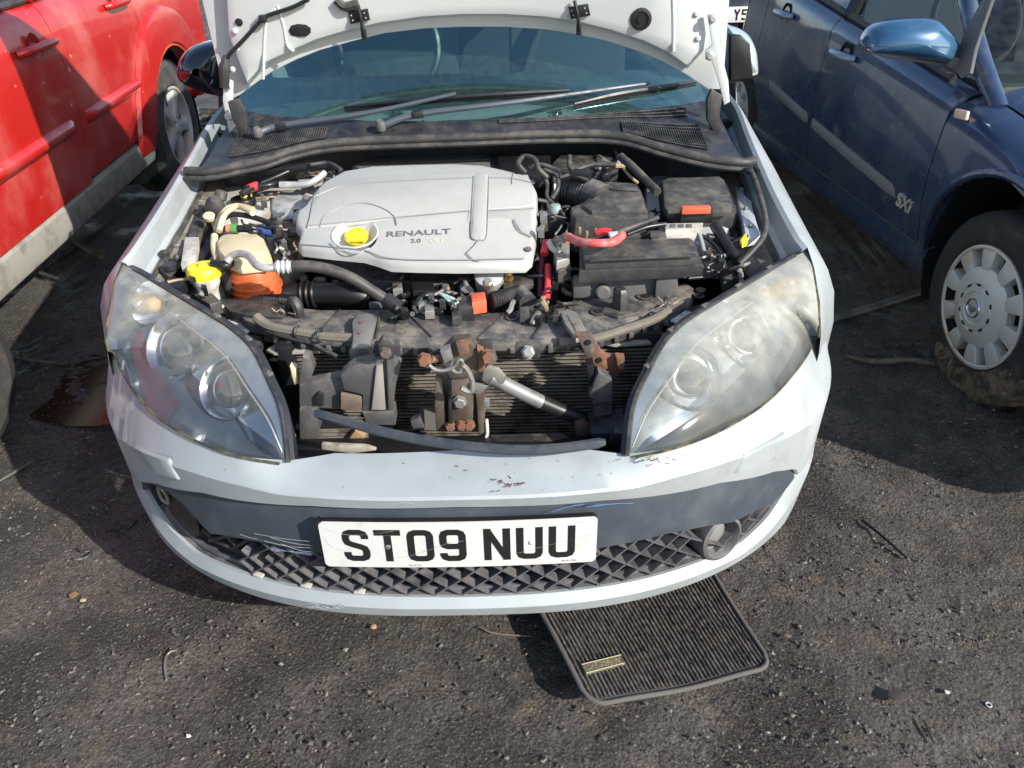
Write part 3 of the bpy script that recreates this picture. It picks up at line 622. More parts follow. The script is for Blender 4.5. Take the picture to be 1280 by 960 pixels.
def slots(x0, x1, t0, t1, n, m, name='vent_grille'):
    V_ = MB(); 
    V_.loft([[scut(x, t0)+np.array([0, 0, .0015]) for x in np.linspace(x0, x1, 14)], [scut(x, t1)+np.array([0, 0, .0015]) for x in np.linspace(x0, x1, 14)]])
    o = V_.build(name, M_DARK, SCUT); 
    bars = MB()
    for x in np.linspace(x0, x1, n): bars.tube([scut(x, t0)+np.array([0, 0, .004]), scut(x, t1)+np.array([0, 0, .004])], .0022, 4, 1)
    for t in np.linspace(t0, t1, m): bars.tube([scut(x, t)+np.array([0, 0, .004]) for x in np.linspace(x0, x1, 10)], .0022, 4, 1)
    bo = bars.build('vent_bars', M_BLK, SCUT, smooth=False); bo['kind'] = 'stuff'
slots(-.66, -.40, .18, .62, 40, 7); slots(-.64, -.52, .74, .93, 20, 6); slots(.42, .64, .15, .6, 34, 8); slots(.08, .62, .78, .92, 80, 3)
# wipers
def wiper(arm, blade, nm):
    W = MB().tube(arm, [.010, .009, .007, .005], 8).build(nm, mat('wiper_arm_paint', (.06, .072, .09), .4, roughvar=.2), CAR)
    MB().lathe([(.014, -.008), (.015, .006), (.009, .016)], arm[0], (0, -.3, 1), 14).build('spindle_nut', M_GREYP, W)
    MB().tube(blade, [.004, .007, .007, .004], 6).build('wiper_blade', M_BLKC, W)
    MB().tube([np.array(p)+np.array([0, .004, -.010]) for p in blade], .004, 4).build('wiper_rubber', M_DARK, W)
    m = np.array(arm[1]); MB().box(m, (.03, .024, .018), Matrix.Rotation(.2, 3, 'Z'), .003).build('wiper_hinge', M_BLKC, W)
def gp(px, py, off=.02):   # point just over the windscreen/scuttle
    for t in np.linspace(1.8, 4, 900):
        p = CAM+t*ray(px, py); x = float(np.clip(p[0], -.71, .71)); g = gbase(x)
        zz = wscr(x, p[1]-g[1])[2] if p[1] > g[1] else np.interp(p[1], [scut(x, 0)[1], g[1]], [scut(x, 0)[2], g[2]])
        if p[2] <= zz+off: return p
    return CAM+2.6*ray(px, py)
wiper([gp(322, 166), gp(352, 157), gp(460, 141, .03), gp(570, 117, .035)], [gp(430, 134, .015), gp(520, 125, .02), gp(620, 118, .02), gp(712, 113, .015)], 'wiper')
wiper([gp(476, 158), gp(522, 143, .03), gp(640, 128, .04), gp(812, 104, .035)], [gp(718, 130, .015), gp(770, 118, .02), gp(820, 110, .02), gp(870, 102, .015)], 'wiper')
# interior
dsh = [[np.array([x, 1.24+.34*x*x, .925]) for x in XS], [np.array([x, 1.55+.1*x*x, .955]) for x in XS], [np.array([x, 1.80, .95]) for x in XS], [np.array([x, 1.88, .90]) for x in XS], [np.array([x, 1.9, .5]) for x in XS]]
DA = MB().loft(dsh).build('dashboard', M_DASH, CAR)
for x in (-.25, -.12, .0, .12): MB().box((x, 1.50, .957), (.10, .025, .006), None, .001).build('demister_vent', M_BLKC, DA)
MB().tube([np.array([-.34+.19*math.cos(a), 2.02+.07*math.sin(a), 1.0+.175*math.sin(a)]) for a in np.linspace(0, 6.0, 18)], .014, 8, 2, closed=True).build('steering_wheel', M_BLKC, CAR)
for s_ in (-1, 1):
    SE = MB().box((s_*.36, 2.55, .72), (.5, .16, .75), Matrix.Rotation(-.25, 3, 'X'), .05).build('front_seat', M_SEAT, CAR)
    MB().box((s_*.36, 2.68, 1.2), (.26, .1, .2), Matrix.Rotation(-.2, 3, 'X'), .04).build('headrest', M_SEAT, SE)
MB().box((0, 3.3, .7), (1.3, .2, .7), None, .05).build('rear_seat', M_SEAT, CAR)
MB().box((0, 1.98, 1.33), (.2, .03, .06), None, .012).build('rear_view_mirror', M_BLKC, CAR)

# ------------------------------------------------------------------ bonnet, held open at 80 degrees
H0 = np.array([0, 1.26, 1.0]); HU = np.array([0, -math.cos(rad(85)), math.sin(rad(85))]); HN = np.array([0, -HU[2], HU[1]])
def bp(px, py, off=0.): return UP(px, py, H0+HN*off, HN)
def bh(x, h, off=0.): return np.array([x, 0, 0])+H0+HU*h+HN*off
arch = [(283, 128), (300, 119), (320, 104), (340, 90), (370, 75), (400, 63), (440, 52), (480, 42), (530, 36), (580, 34), (630, 34), (680, 37), (720, 43), (760, 52), (800, 65), (830, 78), (860, 95), (885, 112), (904, 112)]
A = [bp(*p) for p in arch]
topz = [bh(.71, 1.0), bh(.60, 1.06), bh(.3, 1.1), bh(-.3, 1.1), bh(-.60, 1.06), bh(-.70, 1.0), bh(-.705, .5)]
outline = A+[bp(912, 0)+np.array([0, 0, 0])]+topz
BON = MB().slab(outline, .012, .004, down=-HN).build('bonnet', M_UNDER, CAR)
inner = [bp(*p) for p in [(312, 105), (340, 76), (370, 62), (400, 49), (440, 37), (480, 28), (530, 21), (580, 18), (630, 18), (680, 21), (720, 27), (760, 37), (800, 50), (830, 64), (858, 84), (880, 60), (886, 20), (888, -30)]]
inner += [bh(.62, .9), bh(.3, 1.0), bh(-.3, 1.0), bh(-.62, .9), bp(283, -30), bp(287, 40)]
MB().slab([p+HN*.05 for p in inner], .05, .034, down=-HN).build('inner_panel', M_UNDER, BON)
def on(px, py, off=.036): return bp(px, py)+HN*(off+.016)
def bslab(pts, name, m, off=.036, th=.004, b=.0015, par=BON):
    return MB().slab([on(x, y, off) for x, y in pts], th, b, down=-HN).build(name, m, par)
for p in ((305, 22, 4.5), (966, 6, 3)): 
    if p[0] < 900: MB().lathe([(.010, 0), (.010, .002), (.004, .003)], on(p[0], p[1], .034), HN, 14).build('drain_plug', M_BLKC, BON)
OV = [(366+0, 32), (369, 26), (377, 24), (387, 25), (393, 29), (393, 35), (388, 39), (378, 40), (369, 38)]
bslab(OV, 'oval_hole_dark', M_BLKC, .037)  # black plate on the panel stands for the shade inside an oval hole
GM = MB().lathe([(.028, 0), (.028, .004), (.020, .006), (.019, .002), (.010, .002), (.010, .007), (.001, .007)], on(798, 18, .034), HN, 28, True, False).build('round_grommet', M_BLKC, BON)
for pts in ([(334, 92), (337, 30), (343, 12), (350, 6)], [(372, 58), (364, 50), (360, 28), (352, 2)], [(838, 58), (838, 20), (837, -10)]): MB().tube([on(x, y, .0325) for x, y in pts], .0045, 8, 5).build('pressed_rib', M_UNDER, BON)
for x, y in ((300, 33), (297, 80), (302, 54), (866, 12), (868, 42)): MB().lathe([(.008, 0), (.008, .003), (.004, .006)], on(x, y, .034), HN, 8).build('bonnet_bolt', M_UNDER, BON)
# washer jets
for x, y, tx in ((452, 14, 458), (722, 8, 722)):
    J = MB().slab([on(*p, .040) for p in ((x-13, y-5), (x+11, y-9), (x+14, y+5), (x-10, y+10))], .006, .002, down=-HN).build('washer_jet_plate', M_BLKC, BON)
    MB().tube([on(tx-6, y-14, .046), on(tx-2, y+4, .05), on(tx-1, y+18, .045), on(tx, y+26, .03)], .0045, 8).build('washer_jet_tube', M_BLKC, J)
    MB().box(on(tx, y+24, .03), (.014, .014, .026), None, .003).build('washer_jet_nozzle', M_BLKC, J)
    for dx, dy in ((-9, -1), (-7, 5), (7, -4), (9, 2)): MB().lathe([(.0022, 0), (.002, .001)], on(x+dx, y+dy, .0405), HN, 8).build('jet_rivet', M_ALU, J)
MB().tube([on(425, -6, .04), on(436, 2, .045), on(452, -2, .045)], .012, 8).build('insulation_pad_edge', M_RUB, BON)
# prop rod on the left and hinges
PRD = MB().tube([on(392, -8, .05), on(372, 2, .05), on(345, 11, .05), on(335, 17, .05), on(312, 42, .05), on(292, 64, .05), on(289, 84, .045)], .0055, 8).build('prop_rod', M_BLKC, CAR)
MB().box(on(336, 16, .05), (.02, .02, .02), None, .005).build('rod_clip', M_BLKC, PRD)
MB().tube([on(291, 62, .045), on(289, 78, .05), on(289, 100, .05)], [.009, .016, .013], 8).build('rod_grip', M_RUB, PRD)
for (pts, sgn) in (([(285, 90), (297, 96), (296, 118), (301, 130), (300, 150), (292, 160), (288, 140), (284, 120)], -1), ([(878, 10), (886, 8), (893, 26), (892, 40), (897, 66), (904, 92), (906, 118), (899, 122), (892, 92), (884, 68), (876, 66), (876, 56), (884, 48)], 1)):
    HG = MB().slab([on(x, y, .05 if sgn > 0 else .03) for x, y in pts], .006, .002, down=-HN).build('bonnet_hinge', M_UNDER, CAR)
    for x, y in (((290, 100), (292, 138)) if sgn < 0 else ((884, 15), (881, 61))): MB().lathe([(.012, 0), (.012, .005), (.007, .009)], on(x, y, .052 if sgn > 0 else .032), HN, 12).build('hinge_bolt', M_ALU, HG)
for pts in ([(284, 128), (290, 150), (300, 172), (308, 168), (306, 140), (298, 124)], [(890, 112), (903, 120), (899, 150), (905, 168), (896, 172), (884, 150), (884, 124)]):
    MB().slab([U(x, y, y=1.15+.004*abs(y-130)/10) for x, y in pts], .02, .004, down=(0, 1, 0)).build('hinge_mount', M_BLKD, CAR)

# wing mirrors
def mirror(side, pts, yy, m1):
    f = [U(a, c, y=yy) for a, c in pts]; f = spline(f, 4, True); c = sum(f)/len(f)
    rails = []
    for k, (s, d) in enumerate(((.15, -.075), (.55, -.066), (.85, -.04), (1, 0), (1.0, .05), (.9, .08), (.4, .09))): rails.append([c+(p-c)*s+np.array([0, d, 0]) for p in f]+[c+(f[0]-c)*s+np.array([0, d, 0])])
    M = MB().loft(rails, flip=True).build('wing_mirror', m1, CAR); return M, f, c
M_MIR = mat('mirror_gloss_black', (.012, .013, .018), .06, coat=1.)
mm, f_, c_ = mirror(-1, [(222, 84), (230, 66), (248, 55), (275, 52), (285, 60), (285, 112), (272, 120), (242, 110), (226, 100)], 1.62, M_MIR)
MB().tube([c_+np.array([.04, .07, -.02]), c_+np.array([.08, .14, -.05]), np.array([-.85, 1.80, .90])], .018, 10).build('mirror_arm', M_BLKC, mm)
mm, f_, c_ = mirror(1, [(905, 36), (918, 35), (934, 42), (943, 58), (946, 80), (945, 94), (930, 98), (905, 100)], 1.62, mat('mirror_shell_silver', (.42, .5, .54), .3, .3, coat=.6))
MB().slab([p+np.array([0, -.079, 0]) for p in [U(906, 38, y=1.62), U(920, 40, y=1.62), U(930, 50, y=1.62), U(934, 92, y=1.62), U(906, 94, y=1.62)]], .03, .006, down=(0, 1, 0)).build('mirror_insert', M_BLKC, mm)
MB().tube([U(912, 100, y=1.56), U(930, 97, y=1.56), U(945, 92, y=1.57)], .010, 8).build('mirror_lower_trim', M_BLKC, mm)
MB().tube([c_+np.array([-.04, .07, -.03]), np.array([.85, 1.80, .90])], .018, 10).build('mirror_arm', M_BLKC, mm)
# ================================================================== engine bay
def psl(name, pts, z, th, m, par=CAR, b=.005, n=(0, 0, 1), flare=0., holes=(), p0=None, angle=38):
    """plate whose upper face has the outline pts, on a (tilted) plane through height z at the outline's first point"""
    if n == (0, 0, 1): top = pz(pts, z); hl = [pz(h, z) for h in holes]
    else:
        p0 = U(*pts[0], z=z) if p0 is None else p0
        top = [UP(x, y, p0, n) for x, y in pts]; hl = [[UP(x, y, p0, n) for x, y in h] for h in holes]
    return MB().slab(top, th, b, hl, flare=flare).build(name, m, par, angle=angle)
def ptube(name, pts, r, m, par=CAR, n=10, k=5):
    """pts: (px, py, z)"""
    return MB().tube([U(x, y, z=z) for x, y, z in pts], r, n, k).build(name, m, par)
def bolt(par, p, ax=(0, 0, 1), r=.008, m=None, h=.007):
    return MB().lathe([(r*1.3, 0), (r*1.3, h*.2), (r, h*.22), (r, h), (r*.8, h*1.15)], p, ax, 6 if r < .02 else 12).build('bolt', m or M_STEEL, par, angle=20)
# inner wings
psl('strut_tower', [(218, 330), (228, 280), (246, 232), (262, 226), (345, 220), (402, 214), (418, 224), (392, 262), (372, 300), (330, 330), (280, 344), (240, 345)], .745, .1, M_INNER, b=.015)
psl('inner_wing_top', [(246, 248), (248, 232), (262, 224), (345, 217), (404, 212), (418, 224), (396, 252), (372, 264), (300, 266), (262, 270)], .79, .05, M_INNER, b=.012)
psl('strut_tower', [(806, 226), (820, 206), (912, 206), (926, 226), (925, 262), (905, 300), (830, 300), (806, 262)], .785, .1, mat('wing_paint_pale', (.55, .57, .6), .3, .3, coat=.5), b=.02)
ST = psl('suspension_turret', [(338, 246), (352, 236), (372, 236), (384, 246), (384, 258), (370, 268), (350, 268), (338, 260)], .80, .05, M_ALU, b=.012)
psl('turret_plate', [(345, 268), (375, 262), (388, 272), (380, 290), (352, 290)], .785, .02, mat('brown_bracket', (.2, .15, .11), .7), b=.004)
psl('rubber_block', [(235, 294), (246, 250), (256, 251), (245, 294)], .79, .03, M_RUB)
psl('bay_bracket', [(231, 296), (248, 296), (243, 330), (226, 330)], .785, .02, M_WHITEPL, b=.002)
psl('warning_label', [(279, 236), (302, 232), (304, 241), (283, 244)], .775, .003, M_BLKC, b=.0)
psl('rubber_grommet', [(248, 228), (262, 224), (263, 236), (254, 244), (248, 240)], .80, .02, M_RUB)
ptube('dark_wall_pipe', [(255, 262, .79), (248, 300, .77), (238, 332, .76)], .008, M_BLKD)
PB = MB().lathe([(.012, -.03), (.022, -.018), (.027, 0), (.022, .018), (.012, .03)], U(269, 259, z=.82), (.3, -.4, .85), 20).build('priming_bulb', M_RUB, CAR)
MB().lathe([(.016, 0), (.016, .02), (.012, .024)], U(275, 250, z=.835), (.2, .5, .85), 16).build('bulb_end', M_RUB, PB)
MB().lathe([(.012, 0), (.015, .012), (.010, .016)], U(262, 274, z=.81), (.1, -.3, .9), 16).build('bulb_end', M_CREAM, PB)
RS = MB().lathe([(.032, -.06), (.034, 0), (.031, .008), (.012, .012)], U(304, 251, z=.80), (0, 0, 1), 24).build('fluid_reservoir', M_BLKC, CAR)
MB().lathe([(.009, 0), (.009, .008), (.006, .01)], U(305, 246, z=.812), (0, 0, 1), 12).build('reservoir_cap', M_YEL, RS)
CN = ptube('red_connector', [(311, 236, .835), (321, 232, .835)], .012, mat('red_plastic', (.6, .04, .05), .4))
ptube('fuel_hose', [(302, 243, .83), (310, 237, .835), (316, 235, .835)], .009, M_BLKC)
ptube('fuel_hose', [(321, 233, .835), (338, 231, .835), (352, 228, .83), (370, 231, .82)], .008, M_BLKC)
ptube('fuel_hose', [(326, 229, .84), (345, 221, .85), (365, 212, .86)], .006, M_BLKC)
ptube('silver_pipe', [(350, 231, .835), (366, 231, .835), (384, 230, .84), (396, 224, .85), (406, 216, .86)], .009, M_ALU)
ptube('wiring_loom', [(300, 214, .86), (340, 212, .86), (385, 208, .87), (410, 208, .87), (424, 214, .87)], .012, M_BLKC)
ptube('wiring_loom', [(388, 206, .88), (410, 204, .88), (426, 212, .88)], .006, M_BLKD)
for a, z_ in ((0, .80), (4, .815)): ptube('fuel_pipe', [(270+a, 289, z_-.02), (275+a, 272, z_), (286+a, 260, z_+.02), (300, 258, z_+.02), (316, 262+a, z_+.02)], .008, M_CREAM)
ptube('fuel_pipe', [(268, 295, .79), (268, 310, .78), (272, 325, .77)], .009, M_CREAM)
ptube('brake_hose', [(278, 274, .81), (290, 268, .82), (310, 270, .82), (330, 276, .81), (348, 285, .80)], .007, M_BLKC)
ptube('quick_connector', [(284, 286, .80), (292, 286, .80)], .011, mat('pink_plastic', (.7, .2, .13), .5))
ptube('quick_connector', [(290, 286, .80), (297, 286, .80)], .013, mat('green_plastic', (.09, .25, .07), .5))
ptube('coolant_hose', [(296, 286, .80), (308, 286, .80), (318, 290, .80), (326, 291, .79)], .009, M_BLKC)
ptube('quick_connector', [(322, 290, .79), (340, 290, .79)], .012, mat('blue_plastic', (.04, .07, .25), .5))
ptube('coolant_hose', [(328, 296, .79), (332, 308, .785), (344, 318, .78), (352, 328, .77)], .009, M_BLKC)
psl('engine_bracket', [(340, 298), (362, 292), (370, 306), (366, 325), (352, 322)], .77, .03, mat('brown_casting', (.13, .09, .07), .7, bump=.4), b=.006)
# coolant tank
CT = psl('coolant_tank', [(269, 300), (274, 293), (284, 290), (322, 290), (331, 296), (335, 306), (339, 318), (334, 324), (300, 327), (280, 321), (272, 312)], .80, .03, M_CREAM, b=.014)
p = [U(x, y, z=.772) for x, y in ((275, 322), (281, 333), (296, 339), (318, 339), (334, 333), (343, 322), (338, 304), (278, 304))]
p = spline(p, 3, True); MB().slab(p, .115, .02, flare=-.006).build('tank_body', M_ORANGE, CT)
cp = sum(p)/len(p)
for k in range(5): MB().slab([cp+(q-cp)*1.035+np.array([0, 0, -.028-.017*k]) for q in p], .007, .003).build('tank_rib', M_ORANGE, CT)
MB().tube([U(316, 300, z=.795), U(319, 330, z=.775), U(320, 350, z=.74)], .003, 6).build('tank_seam', M_ORANGE, CT)
# silver air-con pipe and black hose
ptube('pipe_ferrule', [(345, 334, .83), (365, 333, .83)], .013, M_ALU)
for x in (348, 354, 360): MB().ring(U(x, 334-.05*(x-345), z=.83), (1, .06, 0), .013, .0025, 18, 6).build('crimp_ring', M_ALU, CAR)
ptube('air_conditioning_pipe', [(283, 328, .80), (290, 320, .81), (302, 317, .82), (312, 321, .825), (319, 330, .83), (330, 335, .83), (346, 334, .83)], .0085, M_ALU)
ptube('air_conditioning_hose', [(364, 333, .83), (388, 333, .83), (415, 338, .82), (442, 349, .80), (466, 364, .77), (488, 378, .74)], .0125, M_RUB)
ptube('hose_end', [(482, 373, .75), (500, 386, .73)], .017, M_BLKC)
ptube('filler_pipe', [(270, 330, .79), (278, 338, .77), (286, 360, .72), (292, 380, .66)], .013, M_RUB)
ptube('filler_elbow', [(266, 330, .79), (282, 332, .79), (290, 326, .79)], .011, M_BLKC)
# washer filler with yellow cap
WN = MB().lathe([(.020, -.10), (.022, -.03), (.030, -.012), (.030, 0)], U(257, 347, z=.765), (0, 0, 1), 20).build('washer_filler_neck', M_WHITEPL, CAR)
MB().lathe([(.036, -.004), (.039, .004), (.039, .014), (.034, .022), (.012, .024), (.008, .030), (.001, .031)], U(256, 344, z=.765), (0, 0, 1), 28).build('washer_cap', M_YEL, WN)
# intake pipe, corrugated pipe
IP = ptube('intake_pipe', [(345, 374, .66), (368, 368, .665), (400, 367, .665), (440, 368, .665), (460, 374, .65)], .028, M_BLKC, n=18)
for x in (379, 386, 393): MB().ring(U(x, 367.5, z=.665), (1, .0, 0), .030, .0045, 26, 8).build('hose_rib', M_BLKC, IP)
c = MB(); pts = resample([U(x, y, z=.70) for x, y in ((312, 378), (330, 375), (350, 374), (368, 376))], 60); c.tube(pts, [.011+.0025*(k % 2) for k in range(60)], 12, 1); c.build('corrugated_pipe', M_RUB, CAR, angle=20)
for x, y, dx in ((400, 352, 14), (420, 356, 8), (380, 350, 8)): MB().box(U(x, y, z=.67), (dx*.0022, .02, .02), None, .004).build('hose_clip', M_STEEL, CAR)
# engine block below the cover
psl('engine_block', [(352, 320), (400, 245), (640, 235), (690, 250), (700, 372), (600, 392), (430, 392), (372, 372)], .62, .2, mat('engine_casting', (.06, .058, .055), .6, .4, bump=.6, bscale=40., dust=.4), b=.02)
psl('valve_cover', [(380, 310), (420, 235), (640, 225), (676, 250), (674, 320), (560, 350), (470, 350)], .72, .06, M_BLKD, b=.01)
psl('rear_heat_shield', [(440, 206), (470, 196), (560, 190), (640, 196), (660, 208), (640, 216), (460, 216)], .84, .03, mat('crinkled_shield', (.25, .25, .24), .5, .5, bump=1., bscale=50., bdist=.006), b=.005)
psl('rear_black_housing', [(620, 190), (688, 192), (690, 222), (650, 226), (625, 212)], .86, .03, M_BLKC, b=.006)
E1 = psl('plastic_housing', [(512, 346), (516, 340), (543, 340), (547, 346), (546, 362), (516, 363)], .735, .04, M_BLKC, b=.006)
psl('plastic_housing', [(468, 348), (508, 346), (508, 372), (478, 372)], .69, .04, M_BLKC, b=.006)
psl('engine_label', [(547, 352), (566, 350), (568, 366), (550, 368)], .70, .02, mat('tan_label', (.32, .26, .2), .6), b=.002)
MB().lathe([(.03, -.05), (.034, -.02), (.034, .03), (.026, .034)], U(612, 352, z=.73), (0, -.5, .85), 20).build('thermostat_housing', M_ALU, CAR)
MB().lathe([(.012, 0), (.012, .014), (.008, .018)], U(610, 357, z=.755), (0, -.5, .85), 6).build('sensor_nut', M_STEEL, CAR)
psl('black_bracket', [(628, 352), (640, 344), (668, 344), (667, 354), (645, 358), (632, 366)], .735, .014, M_BLKD, b=.003)
MB().lathe([(.012, 0), (.010, .02), (.006, .024)], U(636, 348, z=.74), (0, -.4, .9), 12).build('brass_fitting', mat('brass', (.45, .27, .1), .4, .8), CAR)
OCN = psl('orange_connector', [(588, 366), (606, 364), (608, 375), (590, 378)], .745, .03, M_ORC, b=.003)
psl('connector_base', [(571, 370), (590, 368), (592, 386), (572, 386)], .735, .03, M_BLK, b=.003)
c = MB(); pts = resample([U(x, y, z=.72) for x, y in ((614, 376), (632, 372), (650, 367), (660, 378))], 40); c.tube(pts, [.018+.003*(k % 2) for k in range(40)], 14, 1); c.build('corrugated_hose', M_BLKD, CAR, angle=20)
for k in range(6): ptube('harness_wire', [(540+k*2, 366, .735), (552+k*2.4, 369+k*.6, .745), (562+k*2, 378, .735), (566+k*2, 388, .72)], .0025, mat('wire_%s' % ('white' if k % 2 else 'green'), (.6, .62, .58) if k % 2 else (.16, .4, .33), .5), n=6)
ptube('harness_sleeve', [(520, 384, .72), (526, 374, .73), (536, 368, .735), (546, 367, .735)], .009, M_BLKC)
for x, y in ((528, 376), (536, 384), (570, 392), (496, 356), (580, 352), (655, 388)): psl('connector', [(x-6, y-5), (x+6, y-6), (x+7, y+4), (x-5, y+5)], .73, .02, M_BLKD if x % 4 else M_STEEL, b=.003)
# engine cover
EN = (0, -.26, 1.); EP0 = U(570, 330, z=.795)
def ep(x, y, off=0.): return UP(x, y, EP0+np.array([0, 0, off]), EN)
eo = [(369, 272), (371, 262), (380, 256), (391, 240), (404, 226), (430, 212), (466, 206), (519, 204), (567, 203), (603, 205), (641, 213), (664, 223), (671, 237), (671, 258), (669, 296), (664, 322), (656, 329), (572, 330), (520, 329), (489, 328), (472, 322), (455, 317), (413, 313), (378, 309), (372, 303), (376, 288), (370, 280)]
eo = [tuple(p) for p in eo]
hole = [(443.5+29*math.cos(a), 293+23*math.sin(a)) for a in np.linspace(0, 2*math.pi, 36, endpoint=False)]
EC = MB().slab([ep(*p) for p in eo], .022, .010, [[ep(*p) for p in hole]], flare=.002).build('engine_cover', M_COVER, CAR, angle=50)
hc = ep(443.5, 293); R1 = np.linalg.norm(ep(472.5, 293)-hc); en = np.array(EN)/np.linalg.norm(EN)
MB().lathe([(R1*1.02, .001), (R1*.97, .003), (R1*.88, -.010), (R1*.66, -.022), (.001, -.024)], hc, en, 40, False, True).build('filler_recess', mat('recess_silver', (.62, .63, .63), .3, .3, coat=.3), EC)
OC = MB().lathe([(.026, 0), (.028, .004), (.028, .012), (.024, .017), (.001, .018)], ep(446, 299, -.020), en, 28).build('oil_cap', M_YEL, EC)
MB().box(ep(446, 299, 0), (.046, .012, .010), None, .004).build('oil_cap_grip', M_YEL, OC)
# raised fields, and darker tubes that draw the shade of the engraved lines
def eslab(pts, th, b=.004, name='raised_field'): return MB().slab([ep(x, y, th) for x, y in pts], th+.004, b).build(name, M_COVER, EC)
eslab([(399, 238), (412, 228), (440, 222), (500, 217), (590, 213), (660, 218), (667, 236), (668, 256), (640, 259), (591, 262), (510, 270), (440, 279), (396, 283), (384, 284), (388, 262)], .0025, .003)
eslab([(586, 260), (605, 262), (640, 260), (664, 260), (664, 296), (651, 290), (645, 281), (642, 273), (600, 274), (584, 276)], .0022, .003)
eslab([(593, 219), (597, 215), (606, 215), (611, 219), (609, 260), (608, 294), (603, 299), (593, 300), (589, 296), (591, 258)], .0045, .004, 'pressed_slot')
for pts in ([(400, 283), (404, 272), (416, 263), (436, 256), (458, 254), (480, 261), (493, 271), (496, 281)], [(592, 220), (590, 258), (589, 292), (592, 299), (602, 300), (608, 295), (610, 258), (611, 220)], [(642, 274), (645, 283), (651, 290), (664, 296)], [(582, 316), (592, 325), (600, 326)], [(412, 304), (426, 314), (444, 317), (462, 310)], [(392, 246), (430, 232), (500, 226), (590, 222)], [(612, 222), (640, 223), (668, 229)], [(386, 282), (440, 277), (500, 271), (588, 263)], [(610, 263), (640, 262), (668, 260)], [(400, 236), (392, 250), (388, 270), (384, 284)], [(376, 305), (420, 309), (456, 313), (488, 323), (560, 325), (655, 323)], [(642, 216), (640, 224), (640, 230)], [(584, 316), (592, 308), (600, 298)]):
    MB().tube([ep(x, y, .0035) for x, y in pts], .0013, 6, 5).build('line_shade', mat('cover_line_shade', (.25, .25, .245), .5, .2), EC)
psl('cover_tab', [(365, 262), (376, 260), (374, 274), (366, 276)], .80, .01, M_COVER, EC, .003)
for k, (x, y) in enumerate(((382, 247), (660, 312))): MB().lathe([(.009, 0), (.008, .003)], ep(x, y, .001), en, 12).build('cover_stud', M_GREYP, EC)
M_LET = mat('cover_lettering', (.16, .16, .17), .4, .4)
er = ep(563, 288)-ep(482, 292); eu = ep(482, 283)-ep(482, 295)
o0 = ep(482, 296.0, .001)
text_mesh('RENAULT', 'cover_lettering', M_LET, o0, er, eu, np.linalg.norm(ep(482, 288)-ep(482, 296))*1.12, EC, .0006, 1.0, 0, .0002)
W_ = max(v.co.length for v in EC.data.vertices)
lt = bpy.data.objects['cover_lettering']; wdt = max((Vector(v.co)-V(o0)).dot(V(er).normalized()) for v in lt.data.vertices)
sc_ = np.linalg.norm(er)/max(wdt, .001)
M4 = Matrix.Translation(V(o0)) @ Matrix.Scale(sc_, 4, V(er).normalized()) @ Matrix.Translation(-V(o0)); lt.data.transform(M4)
text_mesh('2.0', 'cover_lettering', M_LET, ep(513, 303.5, .001), er, eu, .020, EC, .0006)
text_mesh('dCi', 'cover_lettering', mat('faded_lettering', (.58, .53, .44), .5), ep(537, 303, .001), er, eu, .020, EC, .0005)
# red cables left of the battery
ptube('battery_cable', [(681, 300, .80), (678, 320, .77), (676, 345, .74), (675, 372, .71)], .007, mat('maroon_cable', (.16, .03, .06), .5))
ptube('fuse_holder', [(685, 332, .765), (685, 352, .745), (683, 374, .72)], .008, mat('red_plastic', (.6, .04, .05), .4))
ptube('cable_boot', [(684, 302, .805), (680, 318, .785)], .010, mat('red_plastic', (.6, .04, .05), .4))
# hoses at the rear right of the engine
for pts, r in (([(657, 216, .89), (648, 205, .91), (655, 196, .92), (668, 199, .92), (674, 212, .90), (684, 222, .88)], .007), ([(676, 214, .89), (684, 230, .86), (684, 246, .84), (692, 256, .83)], .006), ([(680, 212, .89), (696, 220, .88), (697, 236, .86), (690, 248, .84)], .006), ([(672, 250, .84), (684, 254, .83), (686, 270, .81)], .006), ([(662, 210, .89), (676, 206, .90), (700, 214, .89)], .006), ([(712, 196, .90), (712, 208, .89), (718, 216, .88)], .007), ([(716, 214, .88), (740, 206, .89), (770, 206, .89)], .007), ([(776, 196, .90), (790, 208, .89), (808, 226, .87), (822, 240, .86)], .011), ([(700, 222, .88), (715, 219, .885), (735, 226, .88)], .005)):
    ptube('vacuum_hose', pts, r, M_BLKD)
psl('bulkhead_plate', [(690, 204), (700, 194), (760, 191), (774, 198), (772, 214), (692, 215)], .86, .03, M_BLKD, b=.004)
MB().box(U(727, 219, z=.885), (.05, .03, .025), Matrix.Rotation(-.4, 3, 'Z'), .006).build('air_flow_sensor', M_BLKC, CAR)
c = MB(); pts = resample([U(x, y, z=.83) for x, y in ((690, 236), (706, 236), (722, 240), (740, 246), (756, 254))], 44); c.tube(pts, [.040+.0045*(k % 2) for k in range(44)], 20, 1); c.build('air_intake_duct', M_BLKD, CAR, angle=20)
MB().ring(U(694, 236, z=.83), (1, -.1, 0), .043, .004, 28, 6).build('duct_clamp', M_STEEL, CAR)
SN = MB().lathe([(.016, -.04), (.017, 0), (.015, .006), (.012, .012), (.004, .014)], U(694, 262, z=.83), (0, 0, 1), 18).build('vacuum_valve', mat('teal_grey_plastic', (.22, .29, .28), .6, dust=.4), CAR)
MB().box(U(696, 278, z=.80), (.042, .03, .05), None, .006).build('valve_body', M_BLKD, SN)
